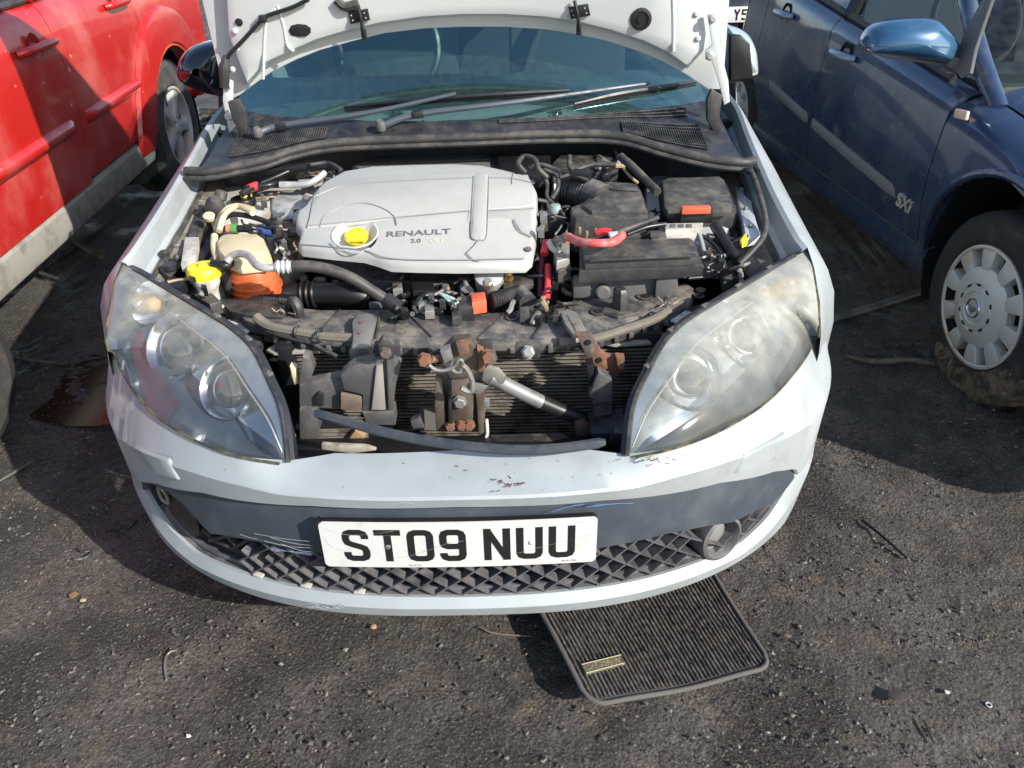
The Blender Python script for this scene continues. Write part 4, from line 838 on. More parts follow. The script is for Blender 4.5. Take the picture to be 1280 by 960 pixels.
# air box
ab = [(713, 258), (728, 252), (744, 240), (752, 231), (756, 225), (797, 228), (803, 238), (811, 266), (808, 270), (770, 272), (720, 272), (715, 268)]
AB = psl('air_filter_box', ab, .845, .085, M_BLKD, b=.008, n=(0, -.12, 1.), flare=.006)
ap0 = U(*ab[0], z=.845)
def abp(x, y, o=0.): return UP(x, y, ap0+np.array([0, 0, o]), (0, -.12, 1.))
MB().slab([abp(x, y, .010) for x, y in ((756, 226), (796, 229), (801, 238), (808, 263), (740, 264), (728, 256), (742, 246), (752, 236))], .014, .005).build('air_box_lid', M_BLKD, AB)
MB().tube([abp(757, 230, .012), abp(764, 236, .013), abp(798, 239, .012)], .002, 6).build('lid_crease', M_BLKD, AB)
MB().slab([abp(810, 262, -.02), abp(818, 266, -.02), abp(820, 274, -.02), abp(806, 276, -.02)], .03, .004).build('air_box_clip', M_BLK, AB)
ptube('air_box_strut', [(772, 291, .84), (800, 280, .85), (823, 272, .86)], .006, M_BLKD); ptube('air_box_strut', [(784, 293, .83), (808, 284, .84), (832, 280, .84)], .005, M_BLKC)
# fuse box
fo = [(827, 225), (835, 221), (900, 219), (906, 224), (917, 254), (915, 261), (848, 264), (835, 264), (830, 258)]
FB = psl('fuse_box_lid', fo, .855, .018, M_BLKD, b=.008, n=(0, -.1, 1.))
psl('fuse_box', [(825, 226), (834, 222), (906, 221), (921, 258), (918, 268), (836, 272), (828, 264)], .835, .09, M_BLK, FB, .006, n=(0, -.1, 1.))
MB().box(U(869.5, 262, z=.855), (.068, .02, .016), Matrix.Rotation(.02, 3, 'Z'), .003).build('red_clip', M_ORC, FB)
MB().box(U(870, 270, z=.835), (.078, .02, .03), None, .004).build('clip_seat', M_BLKC, FB)
# connector block
CB = psl('connector_block', [(831, 279), (879, 278), (878, 286), (832, 288)], .825, .03, M_WHITEPL, b=.002)
for x in (838, 848, 858): psl('connector_socket', [(x, 280), (x+7, 280), (x+7, 284), (x, 284)], .827, .01, M_GREYP, CB, .001)
ptube('earth_cable', [(871, 287, .82), (876, 300, .80), (881, 322, .77), (885, 340, .74)], .006, mat('grey_cable', (.22, .21, .2), .5))
ptube('earth_cable', [(860, 292, .81), (880, 296, .80), (898, 312, .78), (905, 330, .76), (892, 344, .74), (860, 348, .74)], .005, M_BLKC)
ptube('heater_hose', [(893, 280, .82), (902, 296, .80), (914, 314, .78), (922, 322, .77)], .013, M_BLKC); ptube('heater_hose', [(884, 296, .80), (896, 300, .79), (908, 322, .76)], .009, M_BLKC)
# battery
bo = [(727, 305), (733, 300), (862, 296), (867, 299), (873, 317), (871, 321), (732, 327), (729, 324)]
BT = psl('battery_lid', bo, .815, .020, M_BLKD, b=.006, n=(0, -.08, 1.))
psl('battery', [(724, 305), (730, 300), (866, 296), (880, 330), (724, 338)], .795, .03, M_BLK, BT, .005, n=(0, -.05, 1.))
psl('lid_rib', [(738, 322), (870, 316), (871, 319), (738, 325)], .818, .004, M_BLKD, BT, .001, n=(0, -.08, 1.))
psl('battery_vent', [(776, 290), (800, 289), (801, 294), (777, 295)], .82, .02, M_BLKD, BT, .003)
psl('battery_vent', [(812, 288), (832, 287), (834, 298), (814, 299)], .82, .02, M_BLKD, BT, .003)
ptube('red_battery_cable', [(709, 296, .835), (716, 299, .84), (727, 303, .845), (742, 304, .85), (756, 304, .85), (768, 302, .85), (778, 294, .84)], .0095, M_REDC)
ptube('red_battery_cable', [(706, 302, .82), (709, 295, .835), (716, 298, .84)], .008, M_REDC)
ptube('red_sleeve', [(746, 291, .835), (754, 289, .84), (764, 290, .84)], .008, mat('red_plastic', (.6, .04, .05), .4))
psl('cable_tag', [(760, 290), (772, 288), (774, 294), (764, 298)], .85, .006, M_LBL, b=.002)
for x, y in ((724, 288), (744, 290), (733, 293)): MB().lathe([(.005, 0), (.005, .014), (.003, .017)], U(x, y+4, z=.82), (0, 0, 1), 8).build('terminal_stud', mat('dull_brass', (.2, .14, .08), .6, .4), CAR)
TC = psl('terminal_clamp', [(692, 296), (708, 290), (712, 300), (712, 322), (696, 326), (692, 312)], .80, .03, M_STEEL, b=.004)
for x, y in ((696, 300), (704, 308), (702, 320)): bolt(TC, U(x, y, z=.80), r=.007)
ptube('terminal_lead', [(686, 302, .81), (690, 310, .80), (698, 316, .80)], .007, M_WHITEPL)
psl('terminal_housing', [(694, 322), (712, 320), (714, 334), (698, 338)], .78, .03, M_BLKD, b=.004)
# battery tray front
bt0 = U(716, 350, z=.745)
BTR = MB().slab([UP(x, y, bt0, (0, -1, .15)) for x, y in ((714, 352), (720, 348), (845, 343), (848, 347), (848, 366), (840, 370), (760, 374), (716, 378))], .02, .004, down=(0, 1, 0)).build('battery_tray', M_GREYP, CAR)
for x, w_ in ((727, 18), (832, 22)): MB().box(UP(x, 358, bt0+np.array([0, -.008, 0]), (0, -1, .15)), (w_*.0022, .02, .05), None, .004).build('tray_pillar', M_GREYP, BTR)
MB().lathe([(.018, 0), (.018, .014), (.013, .018)], UP(753, 364, bt0, (0, -1, .15)), (0, -1, .15), 20).build('tray_boss', M_GREYP, BTR)
for x in (720, 831): MB().lathe([(.006, 0), (.005, .002)], UP(x, 352, bt0, (0, -1, .15))+np.array([0, -.012, 0]), (0, -1, .15), 10).build('tray_hole', M_DARK, BTR)
# right rail, rubber strip, yellow tag
RR = psl('wing_rail', [(918, 230), (934, 226), (941, 260), (951, 294), (933, 299), (926, 266)], .80, .02, mat('wing_paint_pale', (.55, .57, .6), .3, .3, coat=.5), b=.003)
for x, y in ((926, 238), (932, 262), (938, 284), (930, 228)): bolt(RR, U(x, y, z=.80), r=.006)
ptube('edge_rubber', [(938, 212, .87), (944, 226, .86), (952, 252, .84), (957, 276, .82), (954, 296, .81), (940, 314, .79), (924, 330, .77)], .007, M_RUB)
ptube('edge_rubber', [(935, 216, .87), (941, 208, .875), (948, 214, .87)], .006, M_BLKC)
psl('yellow_tag', [(925, 300), (931, 291), (937, 294), (934, 303), (928, 306)], .80, .008, M_YEL, b=.002)
psl('lamp_bracket', [(900, 330), (925, 318), (965, 300), (985, 305), (975, 322), (940, 342), (905, 352)], .74, .03, M_BLKD, b=.005)
for x, y in ((955, 312), (965, 306), (925, 330)): MB().lathe([(.014, 0), (.014, .006), (.009, .008)], U(x, y, z=.742), (0, 0, 1), 14).build('lamp_adjuster', M_BLK, CAR)
psl('lamp_bracket', [(194, 322), (204, 314), (226, 318), (236, 336), (232, 352), (212, 346), (196, 336)], .76, .03, M_BLKD, b=.006)
for x, y, r in ((206, 321, .012), (213, 336, .016), (222, 326, .008)): MB().lathe([(r, 0), (r, .012), (r*.6, .016)], U(x, y, z=.765), (0, 0, 1), 14).build('lamp_adjuster', M_BLK, CAR)
psl('washer_shroud', [(224, 348), (240, 348), (262, 362), (276, 376), (262, 380), (238, 366)], .735, .03, M_BLKD, b=.004)

# small wiring and clips that fill the gaps round the engine
CABM = [M_BLKC, M_BLKD, M_RUB, mat('grey_cable', (.22, .21, .2), .5), mat('tan_wire', (.3, .22, .13), .6), M_STEEL]
for (x0, x1, y0, y1, z0, z1, n_) in ((345, 372, 268, 328, .77, .81, 12), (380, 420, 206, 236, .82, .85, 8), (470, 600, 342, 388, .71, .75, 18), (674, 712, 232, 300, .80, .84, 14), (672, 716, 330, 384, .70, .75, 9), (880, 925, 290, 345, .74, .79, 12), (800, 830, 268, 300, .79, .82, 8), (300, 350, 225, 290, .80, .82, 8), (730, 800, 198, 220, .86, .88, 7), (205, 262, 320, 380, .75, .78, 8), (640, 720, 380, 400, .71, .73, 6)):
    for k in range(n_):
        x, y = random.uniform(x0, x1), random.uniform(y0, y1); L_ = random.uniform(12, 34); q = random.uniform(0, math.pi)
        P = [(x+L_*t*math.cos(q)+random.uniform(-4, 4), y+L_*.5*t*math.sin(q)+random.uniform(-3, 3), random.uniform(z0, z1)-.03*abs(t)**2) for t in (-.7, -.25, .25, .7)]
        ptube('cable', P, random.choice((.0025, .003, .004, .006)), random.choice(CABM), n=6, k=4)
        if k % 5 == 0:
            w_, h_ = random.uniform(2.5, 4.5), random.uniform(2, 3.5); psl('connector', [(x-w_, y-h_), (x+w_, y-h_+1), (x+w_+.5, y+h_), (x-w_, y+h_-1)], z1, .02, random.choice((M_BLKD, M_BLKC, M_GREYP, M_STEEL)), b=.002)
# ================================================================== front panel, radiator, latch
psl('front_panel', [(300, 396), (316, 384), (345, 380), (400, 386), (440, 386), (486, 385), (520, 390), (570, 393), (640, 388), (700, 378), (760, 368), (820, 362), (858, 352), (872, 362), (862, 380), (820, 398), (770, 414), (715, 424), (650, 428), (560, 430), (480, 429), (430, 426), (380, 420), (340, 410), (310, 404)], .705, .022, mat('front_panel_plastic', (.055, .055, .06), .6, dust=.95, dustcol=(.22, .19, .15), bump=.35, bscale=60.), b=.008, angle=50)
FPN = bpy.data.objects['front_panel']
# front lip, rows of clips
lipc = [U(x, y, z=.69) for x, y in ((330, 418), (380, 428), (430, 433), (500, 436), (560, 436), (640, 434), (710, 430), (770, 421), (820, 408), (850, 396))]
LR = spline(lipc, 6)
MB().loft([[p+np.array([0, .014, .006]) for p in LR], [p+np.array([0, -.004, .004]) for p in LR], [p+np.array([0, -.004, -.014]) for p in LR], [p+np.array([0, .012, -.016]) for p in LR]], flip=True).build('panel_lip', M_BLKD, FPN)
for q in np.linspace(.04, .98, 26):
    i = int(q*(len(LR)-1)); p = LR[i]; MB().box(p+np.array([0, -.006, -.002]), (.016 if i % 2 else .01, .014, .018 if i % 3 else .012), None, .002).build('lip_clip', M_BLKD if i % 2 else M_GREYP, FPN)
for (x0, y0, x1, y1) in ((402, 412, 425, 388), (512, 394, 540, 422), (597, 424, 630, 394), (470, 424, 476, 390), (665, 424, 690, 388)): MB().tube([U(x0, y0, z=.705), U(x1, y1, z=.705)], .0035, 6, 1).build('panel_rib', M_BLKD, FPN)
for x, y, r in ((503, 400, .012), (640, 398, .010), (748, 391, .012), (345, 391, .015), (806, 372, .012), (876, 364, .008), (874, 371, .008)):
    MB().lathe([(r*1.5, 0), (r*1.5, .004), (r, .005), (r*.9, .001)], U(x, y, z=.705), (0, 0, 1), 18, True, True).build('panel_boss', M_BLKD, FPN)
    MB().lathe([(r*.8, .0), (r*.8, .0055)], U(x, y, z=.705), (0, 0, 1), 14).build('panel_hole', M_DARK, FPN)
for x, y in ((546, 389), (580, 389), (470, 382), (655, 381), (678, 379), (492, 395)): MB().box(U(x, y, z=.708), (.030, .012, .016), None, .002).build('panel_tab', M_GREYP, FPN)
MB().lathe([(.022, 0), (.020, .05), (.014, .058)], U(774, 390, z=.70), (0, .0, 1), 6, sx=.8, ang=.4).build('rubber_buffer', M_BLK, FPN)
psl('buffer_base', [(752, 390), (772, 396), (800, 390), (806, 380), (780, 372), (755, 380)], .712, .01, M_BLKD, FPN, .004)
psl('panel_end', [(272, 372), (300, 372), (345, 376), (366, 386), (352, 396), (310, 394), (286, 388)], .712, .03, M_BLK, FPN, .006)
MB().lathe([(.008, 0), (.008, .003), (.005, .004)], U(276, 384, z=.715), (0, 0, 1), 14).build('white_stud', M_WHITEPL, FPN)
MB().tube([U(362, 388, z=.70), U(366, 376, z=.74), U(372, 384, z=.73), U(374, 398, z=.70)], .012, 8).build('panel_post', M_BLKD, FPN)
ptube('wiring_harness', [(320, 396, .735), (330, 404, .725), (345, 410, .72), (380, 416, .715), (410, 421, .71), (446, 423, .71)], .011, mat('taped_loom', (.13, .115, .09), .8, dust=.5, bump=.5), n=8)
ptube('wiring_harness', [(322, 406, .715), (345, 416, .71), (385, 426, .70), (430, 431, .695)], .008, M_BLKD, n=8)
ptube('loom_tail', [(384, 424, .70), (402, 436, .69), (422, 446, .68)], .005, M_BLKD)
for x, y in ((345, 410), (372, 415), (400, 420)): MB().ring(U(x, y, z=.717), (1, -.25, 0), .012, .003, 14, 6).build('loom_tie', M_BLK, CAR)
ptube('wiring_harness', [(700, 428, .70), (740, 424, .71), (780, 412, .715), (815, 400, .715), (836, 388, .72)], .010, mat('taped_loom', (.13, .115, .09), .8), n=8)
ptube('loom_tail', [(812, 392, .72), (816, 404, .70), (820, 418, .68)], .004, M_BLKD)
for n_, pts in (('straw_debris', ((352, 384), (372, 392), (384, 386))), ('straw_debris', ((836, 372), (846, 366), (856, 368)))):
    b = MB()
    for k in range(9):
        x, y = pts[0][0]+random.uniform(-8, 16), pts[0][1]+random.uniform(-4, 8); b.tube([U(x, y, z=.715), U(x+random.uniform(-9, 9), y+random.uniform(-6, 6), z=.722)], .0012, 4, 1)
    o = b.build(n_, mat('straw', (.4, .33, .22), .9), CAR); o['kind'] = 'stuff'
psl('part_label', [(284, 400), (298, 394), (318, 410), (303, 417)], .685, .004, M_LBL, b=.001)
psl('part_label', [(838, 400), (857, 388), (868, 391), (848, 404)], .70, .004, M_LBL, b=.001)
psl('lamp_back', [(270, 392), (300, 388), (330, 414), (326, 432), (300, 424)], .675, .05, M_BLKD, b=.006)
psl('lamp_back', [(824, 410), (850, 386), (884, 376), (880, 392), (845, 420), (828, 432)], .69, .05, M_BLKD, b=.006)
# air guides under the panel
for pts in ([(333, 437), (352, 424), (420, 430), (438, 437), (342, 441)], [(752, 428), (790, 416), (800, 416), (814, 428), (770, 431)]): psl('air_guide', pts, .675, .006, mat('pale_plastic', (.33, .31, .27), .6, col2=(.2, .18, .15), nscale=20.), b=.001)
# radiator pack
RY = .385
RAD = MB().box((.03, RY+.03, .55), (.84, .04, .28), None, .004).build('radiator', M_FIN, CAR)
for k in range(27): MB().box((.03, RY+.006, .415+.0092*k), (.80, .006, .0026), None, .0).build('radiator_tube', M_RAD, RAD, smooth=False)
for sx in (-.36, .42): MB().box((sx*1.06, RY+.01, .55), (.04, .05, .28), None, .01).build('radiator_end_tank', M_BLKC, RAD)
PY = .25
def vs(name, pts, y, th, m, par=CAR, b=.003, n=(0, -1, .0)):
    p0 = (0, y, .6); return MB().slab([UP(x, q, p0, n) for x, q in pts], th, b, down=(0, 1, 0)).build(name, m, par)
M_BRK = mat('grey_bracket_plastic', (.062, .062, .066), .5, dust=.75, dustcol=(.2, .18, .15), bump=.3, bscale=50.)
GB = vs('grille_carrier', [(373, 481), (386, 479), (392, 464), (386, 448), (378, 446), (375, 462)], PY+.03, .03, M_BRK)
vs('carrier_plate', [(374, 482), (425, 472), (447, 488), (450, 512), (420, 512), (396, 510), (374, 511)], PY+.02, .03, M_BRK, GB)
vs('carrier_arm', [(425, 470), (440, 458), (470, 452), (492, 449), (500, 460), (493, 488), (490, 515), (453, 515), (453, 494), (430, 488)], PY, .035, M_BRK, GB)
vs('carrier_channel', [(470, 458), (478, 456), (482, 513), (464, 513)], PY-.008, .012, mat('pale_bracket', (.27, .25, .22), .6, dust=.3), GB)
vs('carrier_rib', [(483, 452), (489, 451), (492, 512), (485, 513)], PY-.012, .014, M_BRK, GB)
vs('carrier_slot', [(426, 493), (452, 497), (452, 513), (426, 512)], PY+.0, .01, M_WOOD, GB, .001)
vs('carrier_window', [(393, 496), (398, 491), (404, 494), (404, 508), (393, 507)], PY+.012, .012, M_DARK, GB, .002)
vs('carrier_foot', [(374, 513), (396, 512), (398, 540), (394, 560), (376, 562), (374, 540)], PY+.005, .05, M_BRK, GB)
vs('carrier_block', [(453, 516), (492, 515), (494, 532), (458, 532)], PY-.004, .04, M_BRK, GB)
bolt(GB, UP(385, 552, (0, PY, .6), (0, -1, 0)), (0, -1, 0), .005, M_DARK)
vs('grille_ledge', [(396, 533), (436, 536), (462, 540), (500, 548), (500, 558), (400, 556)], PY+.03, .02, M_BLKC, GB)
vs('tan_block', [(434, 551), (444, 538), (456, 545), (456, 551)], PY, .03, mat('tan_plastic', (.28, .18, .09), .7), GB)
for k in range(4): MB().box(UP(425, 538+k*4.5, (0, PY+.02, .6), (0, -1, 0)), (.12, .006, .005), None, 0).build('lower_tube', M_RAD, RAD, smooth=False)
vs('side_clip', [(362, 458), (370, 462), (373, 480), (368, 482), (364, 470)], PY+.04, .02, M_CREAM, CAR)
# left steel stay
sp0 = U(455, 400, z=.71)
def vst(pts, th, m, name, par=CAR, z=.72, n=(0, -1, .55), b=.003, off=0.):
    p0 = U(*pts[0], z=z)+np.array([0, -off, off*.5]); return MB().slab([UP(x, y, p0, n) for x, y in pts], th, b, down=(0, 1, -.5)).build(name, m, par)
SL = psl('bonnet_stay', [(440, 402), (446, 393), (462, 391), (470, 398), (466, 414), (461, 432), (440, 432), (441, 420)], .724, .008, M_STEEL, b=.003)
vs('stay_tongue', [(440, 429), (462, 429), (458, 449), (450, 452), (438, 456), (436, 440)], .33, .008, M_STEEL, SL)
for x, y in ((452, 404), (450, 417)): MB().lathe([(.005, 0), (.005, .003)], U(x, y, z=.724), (0, 0, 1), 10).build('stay_hole', M_RUST, SL)
bolt(CAR, UP(482, 441, (0, PY-.02, .6), (0, -1, 0)), (0, -1, .2), .010, M_RUST, .010)
vs('bolt_lug', [(472, 430), (478, 424), (486, 424), (493, 432), (492, 448), (474, 448)], PY-.004, .02, M_BLKD, GB)
# right rusty stay
SR = psl('bonnet_stay', [(700, 390), (709, 385), (721, 390), (738, 420), (720, 423), (706, 404)], .73, .010, M_STEEL, b=.003)
psl('stay_channel', [(709, 393), (716, 391), (733, 419), (724, 421)], .733, .006, mat('worn_zinc', (.32, .3, .27), .5, .6, col2=(.2, .16, .11), nscale=40.), SR, .002)
vs('rusted_end', [(719, 418), (738, 417), (752, 440), (758, 444), (779, 447), (780, 462), (766, 476), (748, 471), (744, 459), (733, 446)], .31, .012, M_RUST, SR)
vs('rusted_flange', [(770, 446), (781, 447), (781, 463), (772, 462)], .295, .018, M_RUST, SR)
for x, y in ((735, 428), (749, 450), (748, 466)): MB().lathe([(.007, 0), (.006, .002)], UP(x, y, (0, .309, .6), (0, -1, 0)), (0, -1, 0), 10).build('stay_hole', M_DARK, SR)
RP = vs('grille_post', [(744, 474), (748, 466), (766, 476), (765, 540), (742, 538), (744, 500), (736, 497)], PY+.01, .03, M_BRK)
vs('post_step', [(741, 503), (765, 500), (765, 506), (742, 508)], PY+.002, .02, M_BLKD, RP, .001); vs('post_step', [(744, 520), (765, 516), (765, 519), (744, 524)], PY+.002, .02, M_BLKD, RP, .001)
vs('post_side', [(733, 458), (742, 456), (744, 480), (736, 484)], PY+.02, .03, M_BLKC, RP)
vs('post_panel', [(767, 522), (778, 515), (788, 530), (786, 542), (767, 540)], PY+.02, .02, M_BRK, RP)
FT = vs('post_foot', [(739, 542), (768, 540), (790, 543), (787, 568), (762, 555), (740, 554)], PY-.05, .07, M_BLK, CAR, .005)
vs('foot_side', [(768, 541), (791, 543), (784, 569), (761, 556)], PY-.065, .02, M_BLK, FT, .003)
bolt(FT, UP(753, 551, (0, PY-.06, .6), (0, -1, 0)), (0, -1, .1), .009, M_BLKC)
vs('rusty_tab', [(719, 533), (730, 530), (740, 536), (740, 548), (720, 547)], PY-.01, .02, mat('dark_rust', (.09, .05, .04), .8, bump=.4), CAR)
# bonnet latch in the middle
LT = vs('latch_bracket', [(561, 482), (566, 470), (588, 470), (594, 482), (592, 512), (590, 540), (559, 540), (559, 512)], PY, .012, mat('dirty_steel', (.17, .145, .115), .6, .5, col2=(.1, .075, .055), nscale=14., bump=.3), CAR)
vs('latch_backplate', [(545, 462), (606, 466), (607, 512), (604, 541), (546, 540)], PY+.016, .006, mat('brown_steel', (.23, .185, .135), .7, .3, col2=(.13, .085, .055), nscale=14., bump=.3), LT)
vs('bracket_leg', [(544, 475), (552, 476), (556, 500), (558, 536), (545, 538), (543, 505)], PY-.006, .02, mat('dirty_steel', (.17, .145, .115), .6, .5), LT)
vs('bracket_leg', [(594, 486), (607, 489), (604, 512), (605, 542), (598, 545), (596, 510)], PY-.006, .02, mat('dirty_steel', (.17, .145, .115), .6, .5), LT)
vs('bracket_rib', [(560, 480), (564, 478), (566, 536), (561, 537)], PY-.014, .016, M_BLK, LT, .001)
vs('bracket_ear', [(588, 480), (612, 482), (600, 494), (590, 492)], PY-.008, .008, M_STEEL, LT)
vs('bracket_lug', [(604, 500), (612, 501), (612, 511), (604, 511)], PY-.004, .012, M_STEEL, LT)
LHd = vs('latch_head', [(554, 440), (566, 428), (586, 426), (596, 436), (600, 462), (590, 472), (562, 474), (552, 460)], PY-.012, .03, mat('dirty_steel', (.17, .145, .115), .6, .5), LT)
vs('latch_plate', [(570, 430), (584, 428), (586, 442), (574, 446)], PY-.03, .014, M_RUST, LT)
vs('latch_plate', [(596, 436), (604, 440), (606, 462), (598, 464)], PY-.02, .02, M_RUST, LT)
vs('latch_jaw', [(550, 440), (562, 436), (566, 452), (556, 458)], PY-.034, .02, M_STEEL, LT)
MB().tube([UP(x, y, (0, PY-.05, .6), (0, -1, 0)) for x, y in ((536, 456), (544, 462), (556, 463), (568, 458), (574, 450), (578, 452), (576, 462))], .0035, 8).build('latch_spring', M_STEEL, LT)
MB().ring(UP(572, 458, (0, PY-.045, .6), (0, -1, 0)), (0, -1, .2), .012, .0035, 20, 6).build('latch_ring', M_STEEL, LT)
MB().tube([UP(x, y, (0, PY-.05, .6), (0, -1, 0)) for x, y in ((578, 456), (584, 462), (590, 476), (590, 488), (584, 489), (576, 485))], .0055, 8).build('safety_hook', M_STEEL, LT)
bolt(LT, UP(575, 502, (0, PY-.008, .6), (0, -1, 0)), (0, -1, .1), .012, M_STEEL, .01)
for x, y, r in ((531, 450, .0125), (611, 446, .0135)): 
    bolt(CAR, UP(x, y, (0, PY-.03, .6), (0, -1, 0)), (0, -1, .3), r, M_RUST, .014)
MB().tube([UP(540, 449, (0, PY-.02, .6), (0, -1, 0)), UP(560, 447, (0, PY-.01, .6), (0, -1, 0))], .008, 8, 1).build('latch_pin', M_RUST, LT)
for x, y in ((563, 533), (577, 532), (587, 531)): bolt(LT, UP(x, y, (0, PY-.01, .6), (0, -1, 0)), (0, -1, .2), .010, M_RUST, .008)
for x, y in ((600, 434), (484, 436), (660, 437)): MB().box(UP(x, y, (0, PY+.03, .6), (0, -1, 0)), (.05, .02, .03), None, .004).build('panel_hanger', M_BLKD, FPN)
bolt(FPN, UP(660, 440, (0, PY+.01, .6), (0, -1, 0)), (0, -1, .5), .011, M_STEEL)
vs('fin_patch', [(524, 510), (545, 506), (545, 536), (524, 538)], RY+.0, .004, M_STEEL, RAD, 0)
vs('fin_clip', [(513, 528), (524, 522), (530, 535), (516, 537)], PY+.01, .02, M_BRK, CAR)
ptube('white_strip', [(608, 524, .56), (609, 540, .54), (607, 550, .53)], .004, M_WHITEPL)
# diagonal tube across the radiator
TB = MB().tube([UP(612, 470, (0, PY+.0, .6), (0, -1, 0)), UP(640, 485, (0, PY+.01, .6), (0, -1, 0)), UP(677, 503, (0, PY+.02, .6), (0, -1, 0))], .0155, 16).build('diagonal_tube', mat('scuffed_tube', (.24, .245, .245), .5, .4, col2=(.15, .135, .115), nscale=20.), CAR)
MB().tube([UP(676, 502.5, (0, PY+.02, .6), (0, -1, 0)), UP(700, 513, (0, PY+.025, .6), (0, -1, 0)), UP(738, 528, (0, PY+.03, .6), (0, -1, 0))], .0165, 16).build('tube_sleeve', M_BLKC, TB)
vs('flattened_end', [(602, 476), (604, 462), (610, 457), (624, 461), (633, 472), (630, 480), (612, 482)], PY-.012, .006, mat('worn_zinc', (.32, .3, .27), .5, .6), TB)
psl('lower_duct', [(612, 543), (700, 540), (716, 547), (690, 553), (620, 553)], .535, .02, M_BLKD, b=.004)
vs('pale_bumper_edge', [(402, 556), (460, 559), (470, 563), (440, 567), (402, 562)], .13, .01, mat('sooty_cream', (.3, .27, .22), .7, col2=(.1, .085, .07), nscale=25.), CAR, .001)
MB().box((0, .19, .52), (.76, .13, .03), None, .01).build('bumper_beam', M_BLKC, CAR)
# loose trim strip resting across the bumper edge
sp = [U(393, 517, y=.13), U(430, 527, y=.115), U(470, 538, y=.10), U(520, 549, y=.09), U(580, 558, y=.08), U(640, 563, y=.075), U(700, 561, y=.075), U(757, 553, y=.085)]
sr = spline(sp, 6); rails = []
for dz, dy in ((.008, -.001), (.010, .004), (-.005, .007), (-.010, .002), (-.009, -.003), (-.002, -.006), (.008, -.001)): rails.append([p+np.array([0, dy, dz*(1 if 0 < i < len(sr)-1 else .5)]) for i, p in enumerate(sr)])
o = MB().loft(rails, flip=True).build('trim_strip', mat('slate_plastic_strip', (.022, .030, .042), .36, dust=.2, roughvar=.2), None, angle=30)
tag(o, 'bent dark slate plastic trim strip lying slantwise across the open grille gap above the number plate', 'trim strip')
# ================================================================== neighbouring cars
class Frame:
    def __init__(s, ox, oy, ang): s.o = np.array([ox, oy, 0.]); s.e = np.array([-math.sin(ang), math.cos(ang), 0]); s.r = np.array([math.cos(ang), math.sin(ang), 0]); s.ang = ang
    def loc(s, p): q = np.array(p)-s.o; return np.array([q@s.r, q@s.e, q[2]])
    def x(s, px, py, x): d = ray(px, py); t = (x-(CAM-s.o)@s.r)/(d@s.r); return s.loc(CAM+t*d)
    def a(s, px, py, a): d = ray(px, py); t = (a-(CAM-s.o)@s.e)/(d@s.e); return s.loc(CAM+t*d)
def side_panel(car, name, so, a0, a1, zt, zb, prof, m, na=24, shoulder=((.05, 0), (.025, .012), (.006, .032), (0, .06), (-.006, .10)), gap=.003, ret=True, tp=None):
    rows = []
    A_ = np.linspace(a0+gap, a1-gap, na)
    def column(a, dep=0.):
        t, bo = zt(a), zb(a); col = [np.array([so*(prof(bo)-.05), a, bo+.004])]
        for q in np.linspace(0, 1, 9): z = bo+(t-shoulder[0][0]-bo)*q; col.append(np.array([so*prof(z), a, z]))
        for dz, di in shoulder[1:]: z = t-dz; col.append(np.array([so*(prof(t-shoulder[0][0])-di), a, z]))
        return [p-np.array([so*(dep+(tp(a) if tp else 0)), 0, 0]) for p in col]
    if ret: rows.append(column(a0+gap, .03))
    rows += [column(a) for a in A_]
    if ret: rows.append(column(a1-gap, .03))
    return MB().loft(rows, flip=so > 0).build(name, m, car, angle=45)
def arch_fn(sill, centres):
    def f(a):
        z = sill(a) if callable(sill) else sill
        for ac, zc, r in centres:
            if abs(a-ac) < r: z = max(z, zc+math.sqrt(r*r-(a-ac)**2))
        return z
    return f
def liner(car, so, ac, zc, r, x0=-.02, dep=.28):
    rails = []
    for d in (x0, -dep): rails.append([np.array([so*d, ac+r*math.cos(q), zc+r*math.sin(q)]) for q in np.linspace(-.5, math.pi+.5, 24)])
    rails.append([np.array([so*-dep, ac, zc])]*24)
    return MB().loft(rails).build('wheel_arch_liner', M_DARK, car)
def tyre(car, c, ax, R, w_, rimR, name='wheel', m=None):
    return MB().lathe([(rimR*.6, -w_/2), (rimR, -w_/2), (R-.03, -w_/2), (R-.006, -w_/2+.02), (R, -w_*.3), (R, -.012), (R-.006, -.006), (R-.006, .006), (R, .012), (R, w_*.3), (R-.006, w_/2-.02), (R-.03, w_/2), (rimR+.03, w_/2+.004), (rimR+.012, w_/2+.002), (rimR, w_/2-.008), (rimR-.006, w_/2-.05)], c, ax, 56, True, True).build(name, m or M_TYRE, car, angle=35)

# ------------------------------------------------------------------ blue hatchback on the right
FB_ = Frame(1.665, 1.12, rad(4.9))
BC = thing('blue_car', 'dark blue five-door hatchback on the right with silver wheel cover and mud-caked front tyre', 'car', (1.665, 1.12, 0), rad(4.9))
so = -1
ap = lambda z: float(np.interp(z, [.2, .27, .36, .5, .6, .75, .86, .95], [-.05, -.015, .0, .022, .026, .016, .0, -.01]))
azt = lambda a: float(.868+.107*(a-.58)) if a > .58 else float(.868-.05*(.58-a)-.22*(.58-a)**2)
asill = lambda a: .30
aarch = arch_fn(asill, [(.13, .33, .385), (2.62, .33, .37)])
side_panel(BC, 'front_wing', so, -.62, .56, azt, aarch, ap, M_BLUE, 44, shoulder=((.10, 0), (.06, .012), (.03, .035), (.01, .075), (0, .12)))
FD = side_panel(BC, 'front_door', so, .56, 1.575, azt, lambda a: .335, ap, M_BLUE, 30)
RDr = side_panel(BC, 'rear_door', so, 1.575, 2.36, azt, lambda a: max(.335, aarch(a)), ap, M_BLUE, 34)
side_panel(BC, 'rear_quarter', so, 2.36, 3.40, azt, aarch, ap, M_BLUE, 40, tp=lambda a: .55*max(0, (a-2.6)/.8)**1.5)
